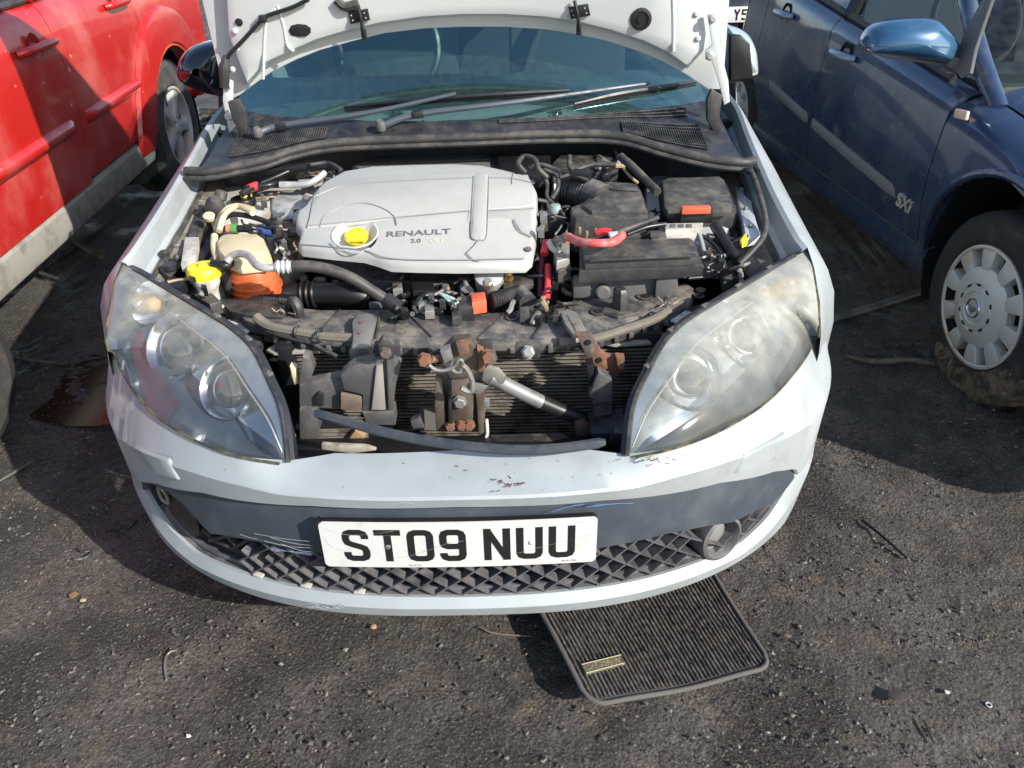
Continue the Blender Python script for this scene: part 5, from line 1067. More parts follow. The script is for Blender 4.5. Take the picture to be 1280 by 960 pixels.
MB().loft([[np.array([so*b_, a, z]) for a in np.linspace(.5, 2.36, 12)] for b_, z in ((-.06, .19), (-.035, .205), (-.008, .25), (-.004, .30), (-.014, .335), (-.05, .345))], flip=True).build('sill', M_BLUE, BC, angle=30)
MB().tube([np.array([so*-.008, a, .334]) for a in np.linspace(.52, 2.3, 10)], .006, 6, 1).build('sill_seal', M_RUB, BC)
MB().loft([[np.array([-so*.04, a, z]) for a in np.linspace(.6, 2.3, 4)] for z in (.3, .82)]).build('inner_shell', M_DARK, BC)
for (ac, r) in ((.13, .385), (2.62, .37)): liner(BC, so, ac, .33, r)
MB().tube([np.array([so*(ap(.33+.39*math.sin(q))+.004), .13+.392*math.cos(q), .33+.392*math.sin(q)]) for q in np.linspace(-.12, math.pi+.1, 30)], .014, 8, 1).build('arch_flare', M_BLUE, BC)
MB().tube([np.array([so*(ap(.33+.39*math.sin(q))+.004), .13+.386*math.cos(q), .33+.386*math.sin(q)]) for q in np.linspace(.05, .95, 10)], .008, 6, 1).build('rusty_arch_edge', M_RUST, BC)
# mouldings
def mould(car, so, a0, a1, z0, z1, h, prof, m, name='side_moulding', out=.012, par=None, n=14):
    rails = []
    A_ = np.linspace(a0, a1, n)
    for dz, o_ in ((-h, -.004), (-h*.85, out*.7), (-h*.3, out), (h*.4, out), (h*.9, out*.5), (h, -.004)):
        rails.append([np.array([so*(prof(z0+(z1-z0)*i/(n-1))+(o_ if 0 < i < n-1 else -.004)), a, z0+(z1-z0)*i/(n-1)+dz]) for i, a in enumerate(A_)])
    return MB().loft(rails, flip=so > 0).build(name, m, par or car, angle=30)
mould(BC, so, .735, 1.562, .470, .535, .024, ap, M_STRIP, par=FD); mould(BC, so, 1.588, 2.12, .536, .590, .024, ap, M_STRIP, par=RDr)
def door_handle(par, so, a0, a1, z, prof, m, out=.035, cupm=None):
    x0 = prof(z)
    MB().lathe([(.055, .004), (.05, .002), (.03, -.004), (.001, -.006)], (so*(x0+.001), (a0+a1)/2, z+.004), (so, 0, 0), 24, False, True, sy=1., sx=.8).build('handle_cup', cupm or M_DARK, par)
    return MB().tube([(so*(x0+.004), a0, z), (so*(x0+out), a0+.03, z+.004), (so*(x0+out+.006), (a0+a1)/2, z+.005), (so*(x0+out), a1-.04, z+.003), (so*(x0+.004), a1, z-.004)], [.013, .017, .017, .015, .013], 10, 5).build('door_handle', m, par)
M_HND = mat('handle_silver_blue', (.26, .33, .42), .3, .3, coat=.6)
door_handle(FD, so, 1.29, 1.49, .853, ap, M_HND); door_handle(RDr, so, 2.0, 2.2, .92, ap, M_HND)
text_mesh('SXi', 'door_badge', M_HUB, (so*(ap(.45)+.003), .725, .432), (0, -1, -.02), (-.08, 0, 1), .075, FD, .003, 1.0, .2, .001)
# repeater lamp
MB().box((so*(ap(.82)-.004), .50, .822), (.012, .07, .03), Matrix.Rotation(-.1, 3, 'X'), .005).build('side_repeater', mat('repeater_lens', (.75, .5, .36), .2, coat=.5), BC)
# belt rubber, windows, pillars, windscreen, bonnet, roof
MB().tube([np.array([so*(-.065), a, azt(a)+.012]) for a in np.linspace(.70, 2.5, 8)], .014, 8, 1).build('window_rubber', M_RUB, BC)
def glass_x(z, a): return -.075-.50*(z-azt(a))
def rooft(a): return float(np.interp(a, [.55, .75, 1.0, 1.3, 1.6, 2.2, 2.8, 3.2], [.93, 1.08, 1.24, 1.37, 1.42, 1.43, 1.38, 1.22]))
rails = [[np.array([so*glass_x(azt(a), a), a, azt(a)]) for a in np.linspace(.72, 2.95, 30)], [np.array([so*glass_x(rooft(a), a), a, max(rooft(a), azt(a)+.001)]) for a in np.linspace(.72, 2.95, 30)]]
MB().loft(rails, flip=so > 0).build('side_window', M_GLASS2, BC)
MB().tube([np.array([so*(-.10), .46, .84]), np.array([so*(-.10), .66, .99]), np.array([so*-.13, .85, 1.13]), np.array([so*(-.22), 1.25, 1.355]), np.array([so*(-.27), 1.6, 1.435]), np.array([so*-.27, 2.4, 1.43]), np.array([so*-.2, 3.1, 1.25])], [.03, .034, .032, .032, .036, .036, .04], 10).build('roof_rail', M_BLUE, BC)
MB().tube([np.array([so*-.07, 1.56, azt(1.56)]), np.array([so*-.26, 1.66, 1.42])], .03, 8, 1).build('door_pillar', M_BLKC, BC)
MB().slab([FB_.x(px, q, .0) for px, q in ((1218, 62), (1232, 20), (1241, -6), (1230, -6), (1205, 40), (1190, 80), (1200, 98), (1212, 92))], .012, .004, down=(1, 0, 0)).build('mirror_sail', mat('mirror_grey', (.13, .13, .135), .55), BC)
mp = [FB_.a(px, q, .62) for px, q in ((1081, 63), (1084, 47), (1096, 34), (1122, 25), (1165, 23), (1183, 36), (1196, 53), (1192, 66), (1184, 76), (1150, 73), (1110, 68))]
mp = spline(mp, 4, True); mc = sum(mp)/len(mp); rails = []
for s_, d in ((.001, -.086), (.1, -.085), (.5, -.078), (.8, -.055), (.95, -.028), (1, .0), (.98, .03), (.94, .06), (.5, .065)): rails.append([mc+(p-mc)*s_+np.array([0, d, 0]) for p in mp]+[mc+(mp[0]-mc)*s_+np.array([0, d, 0])])
MI = MB().loft(rails, flip=False).build('door_mirror', mat('mirror_blue', (.03, .10, .2), .22, .3, coat=1., col2=(.05, .14, .24), nscale=6.), BC, angle=70)
lowp = [FB_.a(px, q, .60) for px, q in ((1082, 60), (1110, 67), (1150, 73), (1185, 77), (1192, 70), (1214, 74), (1212, 98), (1200, 94), (1180, 80), (1150, 78), (1108, 72), (1086, 66))]
MB().slab([p+np.array([0, -.01, 0]) for p in lowp], .09, .006, down=(0, 1, 0)).build('mirror_lower_shell', mat('mirror_grey', (.13, .13, .135), .55), MI)
bon = []
for a in np.linspace(-.62, .52, 14):
    zt_ = azt(a); bon.append([np.array([-so*x_, a, zt_+h_]) for x_, h_ in ((.118, .0), (.16, .022), (.3, .05), (.6, .075), (.85, .08), (1.15, .075), (1.45, .05), (1.66, 0.), (1.7, -.3))])
MB().loft(bon, flip=True).build('bonnet', M_BLUE, BC, angle=50)
MB().loft([[np.array([x_, .50+.14*abs(x_-.85)**2, .93]) for x_ in np.linspace(.09, 1.6, 12)], [np.array([.85+(x_-.85)*.84, 1.35+.2*abs(x_-.85)**2, 1.40]) for x_ in np.linspace(.09, 1.6, 12)]], flip=False).build('windscreen', M_GLASS2, BC)
MB().loft([[np.array([x_, a, h_]) for x_ in (.27, .5, .85, 1.2, 1.45)] for a, h_ in ((1.35, 1.42), (1.8, 1.46), (2.6, 1.45), (3.1, 1.34))], flip=True).build('roof', M_BLUE, BC)
MB().loft([[np.array([1.66, a, z]) for a in np.linspace(-.6, 3.4, 5)] for z in (.3, .6, .9)]).build('far_side', M_BLUE, BC)
MB().box((.85, -.70, .5), (1.6, .12, .5), None, .05).build('front_bumper', M_BLUE, BC); MB().box((.90, 3.36, .6), (1.1, .12, .7), None, .05).build('tail_panel', M_BLUE, BC)
MB().box((.85, 1.6, .35), (1.5, 3.2, .1), None, .01).build('floor_pan', M_DARK, BC)
MB().box((.85, .75, .82), (1.45, .4, .16), None, .05).build('dashboard', M_DASH, BC)
for x_ in (.45, 1.2):
    sx_ = MB().box((x_, 1.75, .85), (.5, .16, .7), Matrix.Rotation(-.25, 3, 'X'), .05).build('front_seat', M_SEAT, BC); MB().box((x_, 1.86, 1.27), (.26, .09, .18), None, .04).build('headrest', M_SEAT, sx_)
MB().tube([np.array([.42+.18*math.cos(q), 1.2+.07*math.sin(q), 1.0+.17*math.sin(q)]) for q in np.linspace(0, 6., 18)], .013, 8, 2, closed=True).build('steering_wheel', M_BLKC, BC)
def hubcover(car, par, c, so, R):
    ax = (so, 0, 0)
    H = MB().lathe([(R*1.0, -.004), (R*1.0, .010), (R*.955, .012), (R*.93, .006)], c, ax, 60, False, False).build('wheel_cover', M_HUB, par)
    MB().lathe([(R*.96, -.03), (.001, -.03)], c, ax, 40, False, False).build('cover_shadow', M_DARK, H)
    MB().lathe([(R*.66, -.02), (R*.655, .008), (R*.60, .016), (R*.40, .024), (R*.385, .021), (R*.37, .021), (R*.355, .026), (R*.27, .028), (R*.25, .024), (R*.235, .024), (R*.22, .030), (.001, .031)], c, ax, 60, False, False).build('cover_disc', M_HUB, H)
    for k in range(10):
        q0 = 2*math.pi*k/10+.12; pts = []
        for rr, hw in ((R*.60, .125), (R*.72, .17), (R*.95, .175)): pts.append((rr, hw))
        P = [np.array(c)+np.array([so*(.013 if rr < R*.9 else .010), rr*math.cos(q0+s_*hw), rr*math.sin(q0+s_*hw)]) for s_, L_ in ((1, pts), (-1, pts[::-1])) for rr, hw in L_]
        MB().slab(P, .04, .003, down=(-so, 0, 0)).build('cover_spoke', M_HUB, H)
        MB().box(np.array(c)+np.array([so*.0245, R*.38*math.cos(q0), R*.38*math.sin(q0)]), (.004, .006, .016), Matrix.Rotation(q0, 3, 'X'), .001).build('cover_slot', M_DARK, H)
    MB().ring(np.array(c)+np.array([so*.031, 0, 0]), ax, R*.15, .0035, 24, 6).build('emblem_ring', M_CHROME, H)
    e = [(-.10, .02), (-.03, .05), (.02, .0), (.06, .05), (.10, .03), (.05, -.04), (.0, -.09), (-.05, -.03)]
    MB().slab([np.array(c)+np.array([so*.035, R*a_, R*b_]) for a_, b_ in e], .005, .001, down=(-so, 0, 0)).build('emblem', M_STEEL, H)
    return H
wc = np.array([so*-.085, .115, .295])
WT = tyre(BC, wc, (so, 0, 0), .312, .19, .2); hubcover(BC, WT, wc+np.array([so*.088, 0, 0]), so, .205)
wc2 = np.array([so*-.10, 2.62, .30]); WT2 = tyre(BC, wc2, (so, 0, 0), .312, .19, .2); hubcover(BC, WT2, wc2+np.array([so*.088, 0, 0]), so, .205)
# dried mud caked round the lower front of the tyre
b = MB(); rows = []
for q in np.linspace(-2.75, -.95, 46):       # angle from +a axis
    f_ = math.sin(math.pi*(q+2.75)/1.8)**.6; row = []
    for (r_, o_) in ((.215, .100), (.25, .108), (.285, .106), (.312, .085), (.322, .03), (.32, -.06), (.30, -.09)):
        r2 = r_+.012*f_*(random.random()*.9+.25)*(1 if r_ > .23 else .0)+random.uniform(-.006, .006)*(r_ < .23); o2 = o_+.010*f_*random.random()-.012*(1-f_)
        row.append(wc+np.array([so*o2, r2*math.cos(q), r2*math.sin(q)]))
    rows.append(row)
b.loft(rows, flip=True).build('mud_crust', mat('dried_mud', (.15, .115, .08), .95, col2=(.045, .038, .03), nscale=22., nlo=.42, nhi=.6, col3=(.28, .23, .17), n3=35., lo3=.58, hi3=.68, bump=1., bscale=50., bdist=.008), WT, angle=25)

# ------------------------------------------------------------------ red off-roader on the left
FR = Frame(-1.655, .83, rad(2.7))
RC = thing('red_car', 'faded red off-road car on the left with grey sills and peeling paint', 'car', (-1.655, .83, 0), rad(2.7))
so = 1
rp = lambda z: float(np.interp(z, [.28, .34, .43, .55, .68, .75, .9, 1.0, 1.1, 1.2], [-.07, -.035, -.005, .012, .02, .024, .028, .022, -.002, -.03]))
rzt = lambda a: 1.14+.012*(a-1.2)
rarch = arch_fn(.43, [(2.69, .36, .43), (-.02, .36, .42)])
RFD = side_panel(RC, 'front_door', so, .42, 1.50, rzt, lambda a: .43, rp, M_RED, 30)
RRD = side_panel(RC, 'rear_door', so, 1.50, 2.40, rzt, lambda a: max(.43, rarch(a)+.02), rp, M_RED, 40)
side_panel(RC, 'rear_quarter', so, 2.40, 3.45, rzt, rarch, rp, M_RED, 40)
side_panel(RC, 'front_wing', so, -.7, .42, lambda a: 1.12-.03*abs(a), rarch, rp, M_RED, 30)
# flared arch: a swelling round the rear wheel
rails = []
for r_, o_ in ((.425, -.04), (.43, .026), (.445, .040), (.50, .034), (.57, .032), (.605, .022), (.612, .001)):
    row = []
    for q in np.linspace(.18, math.pi-.0, 36):
        a = 2.69+r_*math.cos(q); z = .36+r_*math.sin(q)*(1.0 if r_ < .5 else 1.02); row.append(np.array([so*(rp(z)+o_), a, z]))
    rails.append(row)
MB().loft(rails, flip=True).build('arch_flare', M_RED, RC, angle=40)
MB().tube([np.array([so*(rp(.36+.428*math.sin(q))+.028), 2.69+.428*math.cos(q), .36+.428*math.sin(q)]) for q in np.linspace(.2, math.pi-.02, 30)], .004, 6, 1).build('arch_lip', mat('orange_edge', (.6, .12, .05), .4), RC)
liner(RC, so, 2.69, .36, .43); liner(RC, so, -.02, .36, .42)
for a0, a1, pr in ((.44, 1.455, RFD), (1.555, 2.285, RRD)):
    n = 16; rails = []
    for dz, o_ in ((-.035, -.003), (-.03, .010), (-.015, .022), (.0, .026), (.012, .022), (.022, .008), (.026, -.004)): rails.append([np.array([so*(rp(.69)+(o_ if 0 < i < n-1 else -.004)), a, .69+.006*(a-.8)+dz]) for i, a in enumerate(np.linspace(a0, a1, n))])
    MB().loft(rails, flip=so > 0).build('door_rib', M_RED, pr, angle=40)
MB().loft([[np.array([so*b_, a, z]) for a in np.linspace(.25, 2.27, 14)] for b_, z in ((-.08, .27), (-.045, .275), (-.016, .30), (-.004, .34), (-.006, .41), (-.02, .432), (-.06, .436))], flip=False).build('sill_cladding', M_GREYCLAD, RC, angle=30)
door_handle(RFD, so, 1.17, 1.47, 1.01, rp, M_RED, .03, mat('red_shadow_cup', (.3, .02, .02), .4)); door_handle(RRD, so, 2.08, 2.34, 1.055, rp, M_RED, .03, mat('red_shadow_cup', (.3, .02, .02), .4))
MB().tube([np.array([so*-.05, a, rzt(a)+.012]) for a in np.linspace(.5, 3.2, 6)], .014, 8, 1).build('window_rubber', M_RUB, RC)
MB().loft([[np.array([-.055, a, rzt(a)]) for a in np.linspace(.5, 3.3, 6)], [np.array([-.22, a, 1.62]) for a in np.linspace(1.2, 3.3, 6)]], flip=so > 0).build('side_window', M_GLASS2, RC)
for a0, a1 in ((.5, 1.15), (1.5, 1.62), (2.4, 2.45), (3.3, 3.2)): MB().tube([(-.055, a0, rzt(a0)), (-.225, a1, 1.62)], .035, 8, 1).build('door_pillar', M_RED, RC)
MB().loft([[np.array([-x_, a, h_]) for x_ in (.2, .4, .85, 1.3, 1.5)] for a, h_ in ((1.1, 1.61), (1.4, 1.68), (2.6, 1.69), (3.3, 1.60))]).build('roof', M_RED, RC)
MB().loft([[np.array([-x_, a, h_]) for x_ in (.10, .3, .85, 1.4, 1.6)] for a, h_ in ((-.75, 1.0), (-.4, 1.08), (.1, 1.13), (.5, 1.16))]).build('bonnet', M_RED, RC)
MB().loft([[np.array([-.08-.1*0, .5, 1.15]), np.array([-1.6, .5, 1.15])], [np.array([-.22, 1.15, 1.62]), np.array([-1.48, 1.15, 1.62])]]).build('windscreen', M_GLASS2, RC)
MB().loft([[np.array([-1.7, a, z]) for a in np.linspace(-.7, 3.45, 5)] for z in (.3, .7, 1.15)]).build('far_side', M_RED, RC)
MB().box((-.85, -.78, .65), (1.6, .14, .7), None, .05).build('front_bumper', M_GREYCLAD, RC); MB().box((-.85, 3.50, .80), (1.6, .12, .8), None, .05).build('tail_panel', M_RED, RC)
MB().box((-.80, 3.48, .50), (1.66, .22, .24), None, .06).build('rear_bumper', mat('purple_grey_plastic', (.13, .12, .14), .6), RC)
MB().box((-.85, 1.4, .36), (1.5, 3.6, .08), None, .01).build('floor_pan', M_DARK, RC); MB().loft([[np.array([-.05, a, z]) for a in np.linspace(.3, 3.3, 4)] for z in (.4, 1.1)]).build('inner_shell', M_DARK, RC)
for x_ in (-.45, -1.2): MB().box((x_, 1.75, 1.0), (.5, .16, .8), Matrix.Rotation(-.25, 3, 'X'), .05).build('front_seat', M_SEAT, RC)
def alloy(par, c, ax, R):
    ax = V(ax).normalized(); c = V(c)
    Hh = MB().lathe([(R*1.0, .0), (R*1.01, .012), (R*.95, .010), (R*.90, -.03), (R*.86, -.10)], c, ax, 48, False, False).build('alloy_rim', M_HUB, par)
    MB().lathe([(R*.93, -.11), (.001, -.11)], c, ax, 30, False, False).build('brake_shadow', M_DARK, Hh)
    MB().lathe([(R*.70, -.09), (R*.68, -.085), (.001, -.085)], c, ax, 30, False, False).build('brake_disc', M_RUST, Hh)
    MB().lathe([(R*.28, -.05), (R*.27, .0), (R*.16, .006), (R*.15, .012), (.001, .013)], c, ax, 30, False, False).build('wheel_hub', M_HUB, Hh)
    x = ax.orthogonal().normalized(); y = ax.cross(x)
    for k in range(5):
        q = 2*math.pi*k/5+.3; d = x*math.cos(q)+y*math.sin(q); t = ax.cross(d)
        P = [c+d*R*.2+t*R*.15+ax*.004, c+d*R*.6+t*R*.12+ax*.002, c+d*R*.95+t*R*.2-ax*.0, c+d*R*.95-t*R*.2-ax*.0, c+d*R*.6-t*R*.12+ax*.002, c+d*R*.2-t*R*.15+ax*.004]
        MB().slab(P, .05, .006, down=-ax).build('rim_spoke', M_HUB, Hh)
        MB().lathe([(.008, 0), (.007, .012)], c+d*R*.22, ax, 6).build('wheel_nut', M_STEEL, Hh)
wc = np.array([-.11, 2.69, .36]); WT = tyre(RC, wc, (1, 0, 0), .355, .225, .215, m=mat('worn_tyre', (.045, .044, .042), .8, col2=(.11, .1, .09), nscale=9., bump=.3, bscale=100.)); alloy(WT, wc+np.array([.10, 0, 0]), (1, 0, 0), .215)
ax = V((math.cos(.61), -math.sin(.61), 0)); wc = np.array([-.035, -.075, .355]); WT = tyre(RC, wc, ax, .355, .225, .215); alloy(WT, V(wc)+ax*.10, ax, .215)

# ------------------------------------------------------------------ cars and crates further back
DK = thing('parked_car', 'dark car parked behind the blue hatchback, showing its white number plate', 'car', (1.55, 5.6, 0), rad(3))
b = MB(); rows = []
for y, z0, z1, hw in ((.0, .28, .60, .62), (.06, .24, .72, .78), (.25, .22, .84, .85), (1.0, .22, .98, .88), (1.4, .22, 1.02, .88), (2.1, .22, 1.44, .84), (3.2, .22, 1.42, .84), (3.9, .25, 1.0, .82)):
    rows.append([np.array([s_*hw*k_, y, z]) for s_, k_, z in ((-1, 1, z0), (-1, 1.02, (z0+z1)/2), (-1, .92 if z1 < 1.2 else .7, z1-.02), (-1, .5, z1), (1, .5, z1), (1, .92 if z1 < 1.2 else .7, z1-.02), (1, 1.02, (z0+z1)/2), (1, 1, z0))])
b.loft(rows).build('body', mat('dark_paint', (.012, .014, .02), .25, .2, coat=.8), DK, angle=50)
MB().loft([[np.array([x_, 1.42, 1.03]) for x_ in (-.78, 0, .78)], [np.array([x_, 2.08, 1.42]) for x_ in (-.62, 0, .62)]]).build('windscreen', M_GLASS2, DK)
for s_ in (-1, 1):
    MB().box((s_*.60, .10, .70), (.34, .10, .13), Matrix.Rotation(s_*.25, 3, 'Z'), .03).build('headlight', M_LENS2, DK)
    for y_ in (.8, 3.2): MB().lathe([(.2, -.1), (.3, -.1), (.315, 0), (.3, .1), (.2, .1)], (s_*.80, y_, .315), (s_, 0, 0), 30).build('wheel', M_TYRE, DK)
MB().box((0, -.02, .40), (1.1, .06, .1), None, .01).build('lower_grille', M_BLKC, DK)
# plate seen at the edge of the open bonnet
DKF = Frame(1.55, 5.6, rad(3))
pr = DKF.a(936, 18, -.03); PW = MB().slab([pr+np.array([x_, 0, z_]) for x_, z_ in ((-.52, -.055), (0, -.055), (0, .056), (-.52, .056))], .01, .003, down=(0, 1, 0)).build('number_plate', M_PLATE, DK)
GL['Y'] = [([(5, 79), (25, 40), (45, 79)], 0), ([(25, 42), (25, 0)], 0)]
GL['5'] = [([(43, 72), (8, 72), (8, 44), (34, 44), (40, 41), (43, 35), (43, 16), (40, 10), (34, 7), (16, 7), (10, 10), (7, 18)], 0)]
for ch, x_ in (('Y', -.118), ('5', -.058)): glyph(ch, lambda u, v, o, x_=x_: pr+np.array([x_+u/1000, -o-.0006, -.040+v/1000]), M_CHAR, PW)
BV = thing('blue_van', 'bright blue van parked behind the dark blue hatchback, glimpsed through its side window', 'van', (2.95, 8.1, 0), rad(-4))
b = MB(); rows = []
for y, z1, hw in ((-1.9, .8, .75), (-1.8, 1.0, .86), (-1.2, 1.1, .9), (-.6, 1.75, .9), (0, 1.95, .9), (2.6, 1.98, .9), (2.7, 1.9, .86)): rows.append([np.array([.9+s_*hw*k_, y, z]) for s_, k_, z in ((-1, .97, .3), (-1, 1.02, .7), (-1, .9, z1-.06), (-1, .8, z1), (1, .8, z1), (1, .9, z1-.06), (1, 1.02, .7), (1, .97, .3))])
b.loft(rows).build('body', mat('bright_blue_paint', (.01, .05, .42), .3, coat=.8), BV, angle=40)
MB().loft([[np.array([-.012, y, z]) for y in np.linspace(-1.5, 2.6, 6)] for z in (.30, .42)]).build('side_stripe', M_WHITEPL, BV)
MB().loft([[np.array([.035-.02*(z-1.2), y, z]) for y in (-.6, .3)] for z in (1.15, 1.6)]).build('cab_window', M_GLASS2, BV)
for y_ in (-1.2, 1.9): MB().lathe([(.2, -.1), (.31, -.1), (.325, 0), (.31, .1), (.2, .1)], (.06, y_, .325), (-1, 0, 0), 30).build('wheel', M_TYRE, BV)
def crate(x, y, rz, w_, d_, h_, label, nm='plastic_crate', gr=None, tilt=0):
    T = thing(nm, label, 'crate', (x, y, 0), rz, gr); base = MB().box((0, 0, .02), (w_, d_, .02), None, .003).build('crate_base', M_BLKC, T)
    for sx, sy, L_, rot in ((0, -d_/2, w_, 0), (0, d_/2, w_, 0), (-w_/2, 0, d_, 1), (w_/2, 0, d_, 1)):
        bb = MB()
        for z in (.03, h_*.35, h_*.68, h_-.012): bb.box((sx, sy, z), (L_ if not rot else .014, .014 if not rot else L_, .022), None, .002)
        n_ = int(L_/.07)
        for k in range(n_+1):
            t_ = -L_/2+L_*k/n_; bb.box((sx+(t_ if not rot else 0), sy+(0 if not rot else t_), h_/2), (.016, .016, h_-.004), None, .002)
        bb.build('crate_side', M_GREYP, T)
crate(-3.05, 7.7, .1, .9, .55, .26, 'low black lattice crate on the ground beyond the red car')
crate(-2.0, 4.75, -.2, .55, .45, .12, 'shallow black mesh tray on the ground behind the left wing mirror', 'mesh_tray')

# ================================================================== floor mat and litter
def matpt(u, v):   # u across (0 left), v along (0 near end)
    L0 = U(738, 886, z=.045); R0 = U(966, 836, z=.012); L1 = U(676, 768, z=.05); R1_ = U(905, 735, z=.012)
    up = (L1-L0)/np.linalg.norm(L1-L0)*.62; ur = (R1_-R0)/np.linalg.norm(R1_-R0)*.62
    a = L0*(1-u)+R0*u; d = up*(1-u)+ur*u; p = a+d*v; h = .011+.040*(1-u)**2.2+.007*math.sin(6*v+2.5*u)+.004*math.sin(9*u+3*v); return np.array([p[0], p[1], h])
MT = thing('floor_mat', 'grey ribbed car floor mat with a small gold label, lying under the front bumper', 'floor mat', matpt(.5, .3)*np.array([1, 1, 0]))
mo = V(MT.location)
def mtp(u, v, dz=0.): return np.array(V(matpt(u, v))-mo)+np.array([0, 0, dz])
def vlim(u):   # rounded near corners
    r = .09; du = max(0, r-u, u-(1-r)); return (r-math.sqrt(max(0, r*r-du*du)))*.62/1.0*1.15
US = np.linspace(0, 1, 41)
MB().loft([[mtp(u, vlim(u)+(1-vlim(u))*v, dz) for u in US] for v, dz in [(0, -.006)]+[(q, 0) for q in np.linspace(0, 1, 16)]+[(1, -.006)]], flip=False).build('mat_base', mat('mat_base', (.06, .056, .053), .9), MT)
mm = mat('mat_ribs', (.135, .118, .102), .95, col2=(.055, .05, .046), nscale=60., nlo=.4, nhi=.62, col3=(.14, .12, .09), n3=9., lo3=.6, hi3=.75, bump=1., bscale=250., bdist=.006)
bb = MB()
for u in np.linspace(.03, .97, 44):
    v0 = vlim(u)+.02; rails = []
    du = .0085
    for o_, h_ in ((-1, .001), (-.55, .0040), (0, .0050), (.55, .0040), (1, .001)): rails.append([mtp(u+o_*du+random.gauss(0, .0009), v0+(1-v0)*t_, h_+random.gauss(0, .0007)*(h_ > .002)) for t_ in np.linspace(0, 1, 70)])
    bb.loft(rails, flip=True)
o = bb.build('mat_ribs', mm, MT, angle=60); o['kind'] = 'stuff'
per = [mtp(0, v, .002) for v in np.linspace(1, .10, 8)]+[mtp(u, vlim(u), .002) for u in np.concatenate([np.linspace(.0, .08, 6), np.linspace(.12, .88, 12), np.linspace(.92, 1, 6)])]+[mtp(1, v, .002) for v in np.linspace(.10, 1, 8)]
MB().tube(per, .0055, 8, 1).build('mat_binding', mat('mat_binding', (.1, .092, .085), .95, bump=.6, bscale=300.), MT)
c0 = V(mo)
_mg = [(u, v, matpt(u, v)) for u in np.linspace(.05, .5, 60) for v in np.linspace(.05, .5, 50)]
def mloc(px, q):
    d = ray(px, q); d = d/np.linalg.norm(d); u, v, p = min(_mg, key=lambda t: np.linalg.norm(np.cross(t[2]-CAM, d))); return np.array(V(p)-mo)+np.array([0, 0, .0065])
lb = [mloc(728, 836), mloc(777, 823), mloc(780, 832), mloc(733, 845)]
GD = MB().slab([p+np.array([0, 0, .004]) for p in lb], .006, .001).build('mat_label', mat('label_weave', (.07, .065, .05), .8, col2=(.26, .22, .11), nscale=260., nlo=.5, nhi=.6), MT)
MB().tube([p+np.array([0, 0, .006]) for p in lb], .0012, 5, 1, closed=True).build('label_border', mat('gold_thread', (.36, .31, .17), .7), GD)

def lit(name, label, cat, mb, m, group=None):
    o = mb.build(name, m, None); tag(o, label, cat, group); return o
def g(px, q, z=.004): return U(px, q, z=z)
lit('wood_offcut', 'short pale wooden offcut lying in the shade below the red car', 'wood', MB().tube([g(86, 291, .02), g(100, 306, .02), g(116, 315, .02), g(127, 318, .02)], [.012, .014, .018, .026], 6, 2), M_WOOD)
MB_ = MB(); rr = [g(1036, 401, .012), g(1075, 389, .014), g(1115, 377, .014), g(1158, 363, .015)]
ws = []
for o_, h_ in ((-.02, 0), (-.018, .010), (-.004, .014), (.006, .012), (.018, .010), (.02, 0)): ws.append([p+np.array([0, o_, h_]) for p in spline(rr, 4)])
lit('rubber_trim', 'long grey rubber trim strip on the ground running towards the muddy wheel', 'trim strip', MB_.loft(ws, flip=True), mat('grey_rubber_trim', (.12, .115, .105), .75, col2=(.05, .05, .05), nscale=10.))
lit('bark_strip', 'thin dry bark strip on the ground beside the muddy tyre', 'stick', MB().tube([g(1058, 445, .008), g(1072, 449, .012), g(1100, 452, .012), g(1135, 450, .012), g(1168, 455, .012)], [.003, .009, .011, .009, .008], 6, 3), M_WOOD)
lit('bark_chip', 'curled dark bark chip above the dry bark strip', 'bark', MB().tube([g(1080, 440, .01), g(1090, 444, .016), g(1100, 442, .012)], [.004, .008, .004], 6, 3), mat('dark_bark', (.05, .04, .035), .9))
lit('thin_stick', 'thin straight black stick lying in the sun right of the bumper', 'stick', MB().tube([g(1078, 650, .006), g(1105, 672, .007), g(1134, 698, .006)], [.0045, .0035, .003], 6, 3), M_BLKC)
lit('bent_wire', 'small hook of bent pale wire on the asphalt at lower left', 'wire', MB().tube([g(208, 850, .005), g(206, 832, .006), g(208, 820, .006), g(214, 814, .008), g(221, 813, .006)], .0028, 6, 4), M_STEEL)
lit('twig', 'thin brown twig on the ground left of the floor mat', 'twig', MB().tube([g(600, 784, .006), g(615, 791, .007), g(640, 794, .006), g(664, 795, .005)], [.002, .0026, .002, .0015], 5, 3), M_WOOD)
lit('wire_scrap', 'squiggle of black wire with a pale end at the shadow edge on the left', 'wire', MB().tube([g(92, 699, .006), g(104, 698, .010), g(112, 693, .010), g(114, 688, .008), g(104, 690, .012), g(97, 686, .008)], .0032, 6, 4), mat('two_tone_wire', (.03, .03, .03), .5, col2=(.4, .38, .34), nscale=18.))
def flake(name, label, cat, px, q, s, m, n=7, z=.006, seed=1):
    r = random.Random(seed); c = g(px, q, z); P = [c+np.array([s*(.6+.6*r.random())*math.cos(6.283*k/n), s*(.5+.6*r.random())*math.sin(6.283*k/n), r.uniform(0, .4)*s]) for k in range(n)]
    return lit(name, label, cat, MB().slab(P, .002, .0005), m)
M_LEAF = mat('dry_leaf', (.26, .16, .07), .8, col2=(.13, .08, .04), nscale=30.)
flake('dry_leaf', 'curled tan dry leaf left of the bumper, just outside the shadow', 'leaf', 92, 744, .012, M_LEAF, 8, .01, 3)
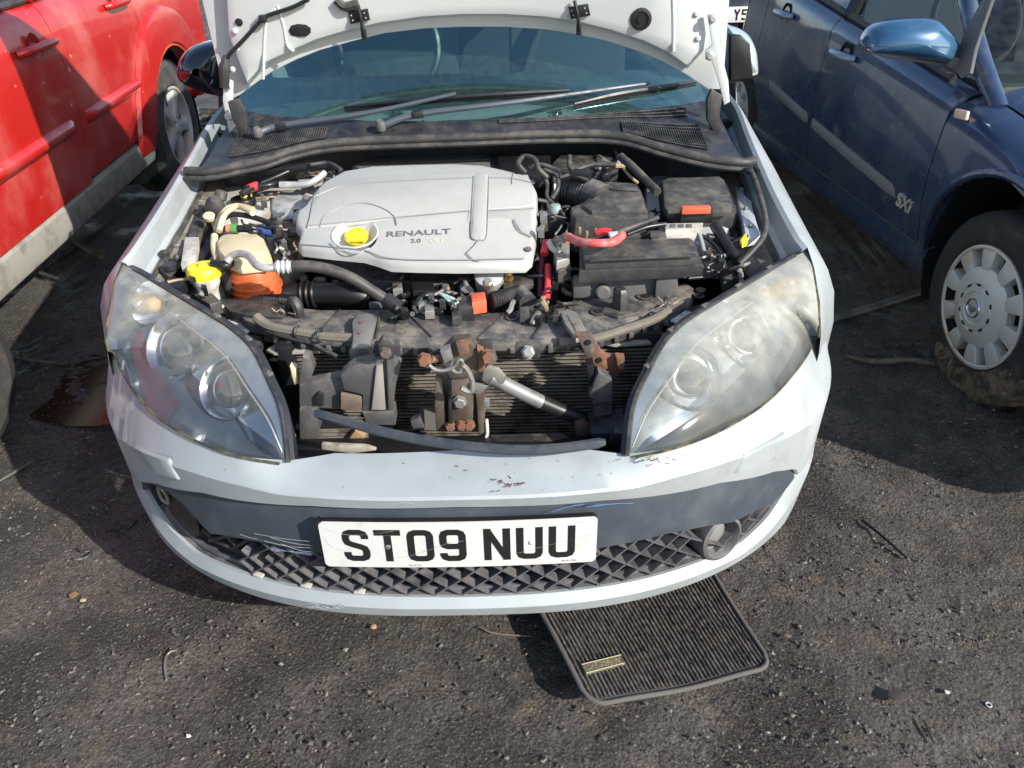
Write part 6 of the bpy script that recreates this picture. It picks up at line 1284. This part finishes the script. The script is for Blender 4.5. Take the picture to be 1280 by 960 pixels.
flake('leaf_scrap', 'pale leaf scrap beside the tan leaf at lower left', 'leaf', 104, 750, .009, mat('pale_leaf', (.36, .3, .2), .8), 6, .008, 9)
flake('paper_scrap', 'small white paper scrap at the bottom left of the yard', 'paper', 236, 920, .007, mat('white_scrap', (.5, .49, .47), .7), 5, .006, 4)
flake('foil_scrap', 'small white and brown wrapper scrap right of the floor mat', 'litter', 982, 631, .012, M_LBL, 6, .008, 6) if False else flake('foil_scrap', 'small pale wrapper scrap lying right of the floor mat corner', 'litter', 985, 795, .009, M_WOOD, 6, .008, 6)
flake('plastic_scrap', 'tiny pale plastic shard among grit at lower right', 'litter', 1184, 865, .007, mat('white_scrap', (.5, .49, .47), .7), 5, .006, 12)
flake('charred_leaf', 'crumpled black leaf on the asphalt at lower right', 'leaf', 1122, 872, .022, mat('dark_bark', (.05, .04, .035), .9), 9, .012, 15)
flake('stone_chip', 'small orange stone chip below the middle of the bumper', 'stone', 467, 784, .008, mat('orange_stone', (.45, .25, .15), .8), 6, .012, 5)
lit('steel_washer', 'small pale steel washer on the ground at lower right', 'washer', MB().ring(g(1236, 881, .004), (0, 0, 1), .0055, .0018, 16, 6), M_ALU)
lit('short_stick', 'short dark stick near the bottom edge at right', 'stick', MB().tube([g(1155, 900, .005), g(1162, 915, .007), g(1168, 930, .005)], [.003, .0035, .002], 5, 3), mat('dark_bark', (.05, .04, .035), .9))
lit('black_cable', 'thin black cable lying in the shade beside the puddle', 'cable', MB().tube([g(0, 430, .01), g(20, 445, .01), g(50, 452, .01), g(86, 456, .008)], .008, 6, 4), M_RUB)
lit('dark_rod', 'dark rod on the ground below the tyre at the left edge', 'rod', MB().tube([g(-20, 612, .01), g(10, 595, .01), g(38, 578, .008)], .006, 6, 3), M_RUB)
lit('cracked_twig', 'black broken twig in the shadow left of the bumper', 'twig', MB().tube([g(132, 664, .006), g(148, 662, .008), g(154, 658, .012), g(160, 662, .006), g(172, 650, .006)], .003, 5, 2), M_BLKC)
bpy.context.view_layer.update()
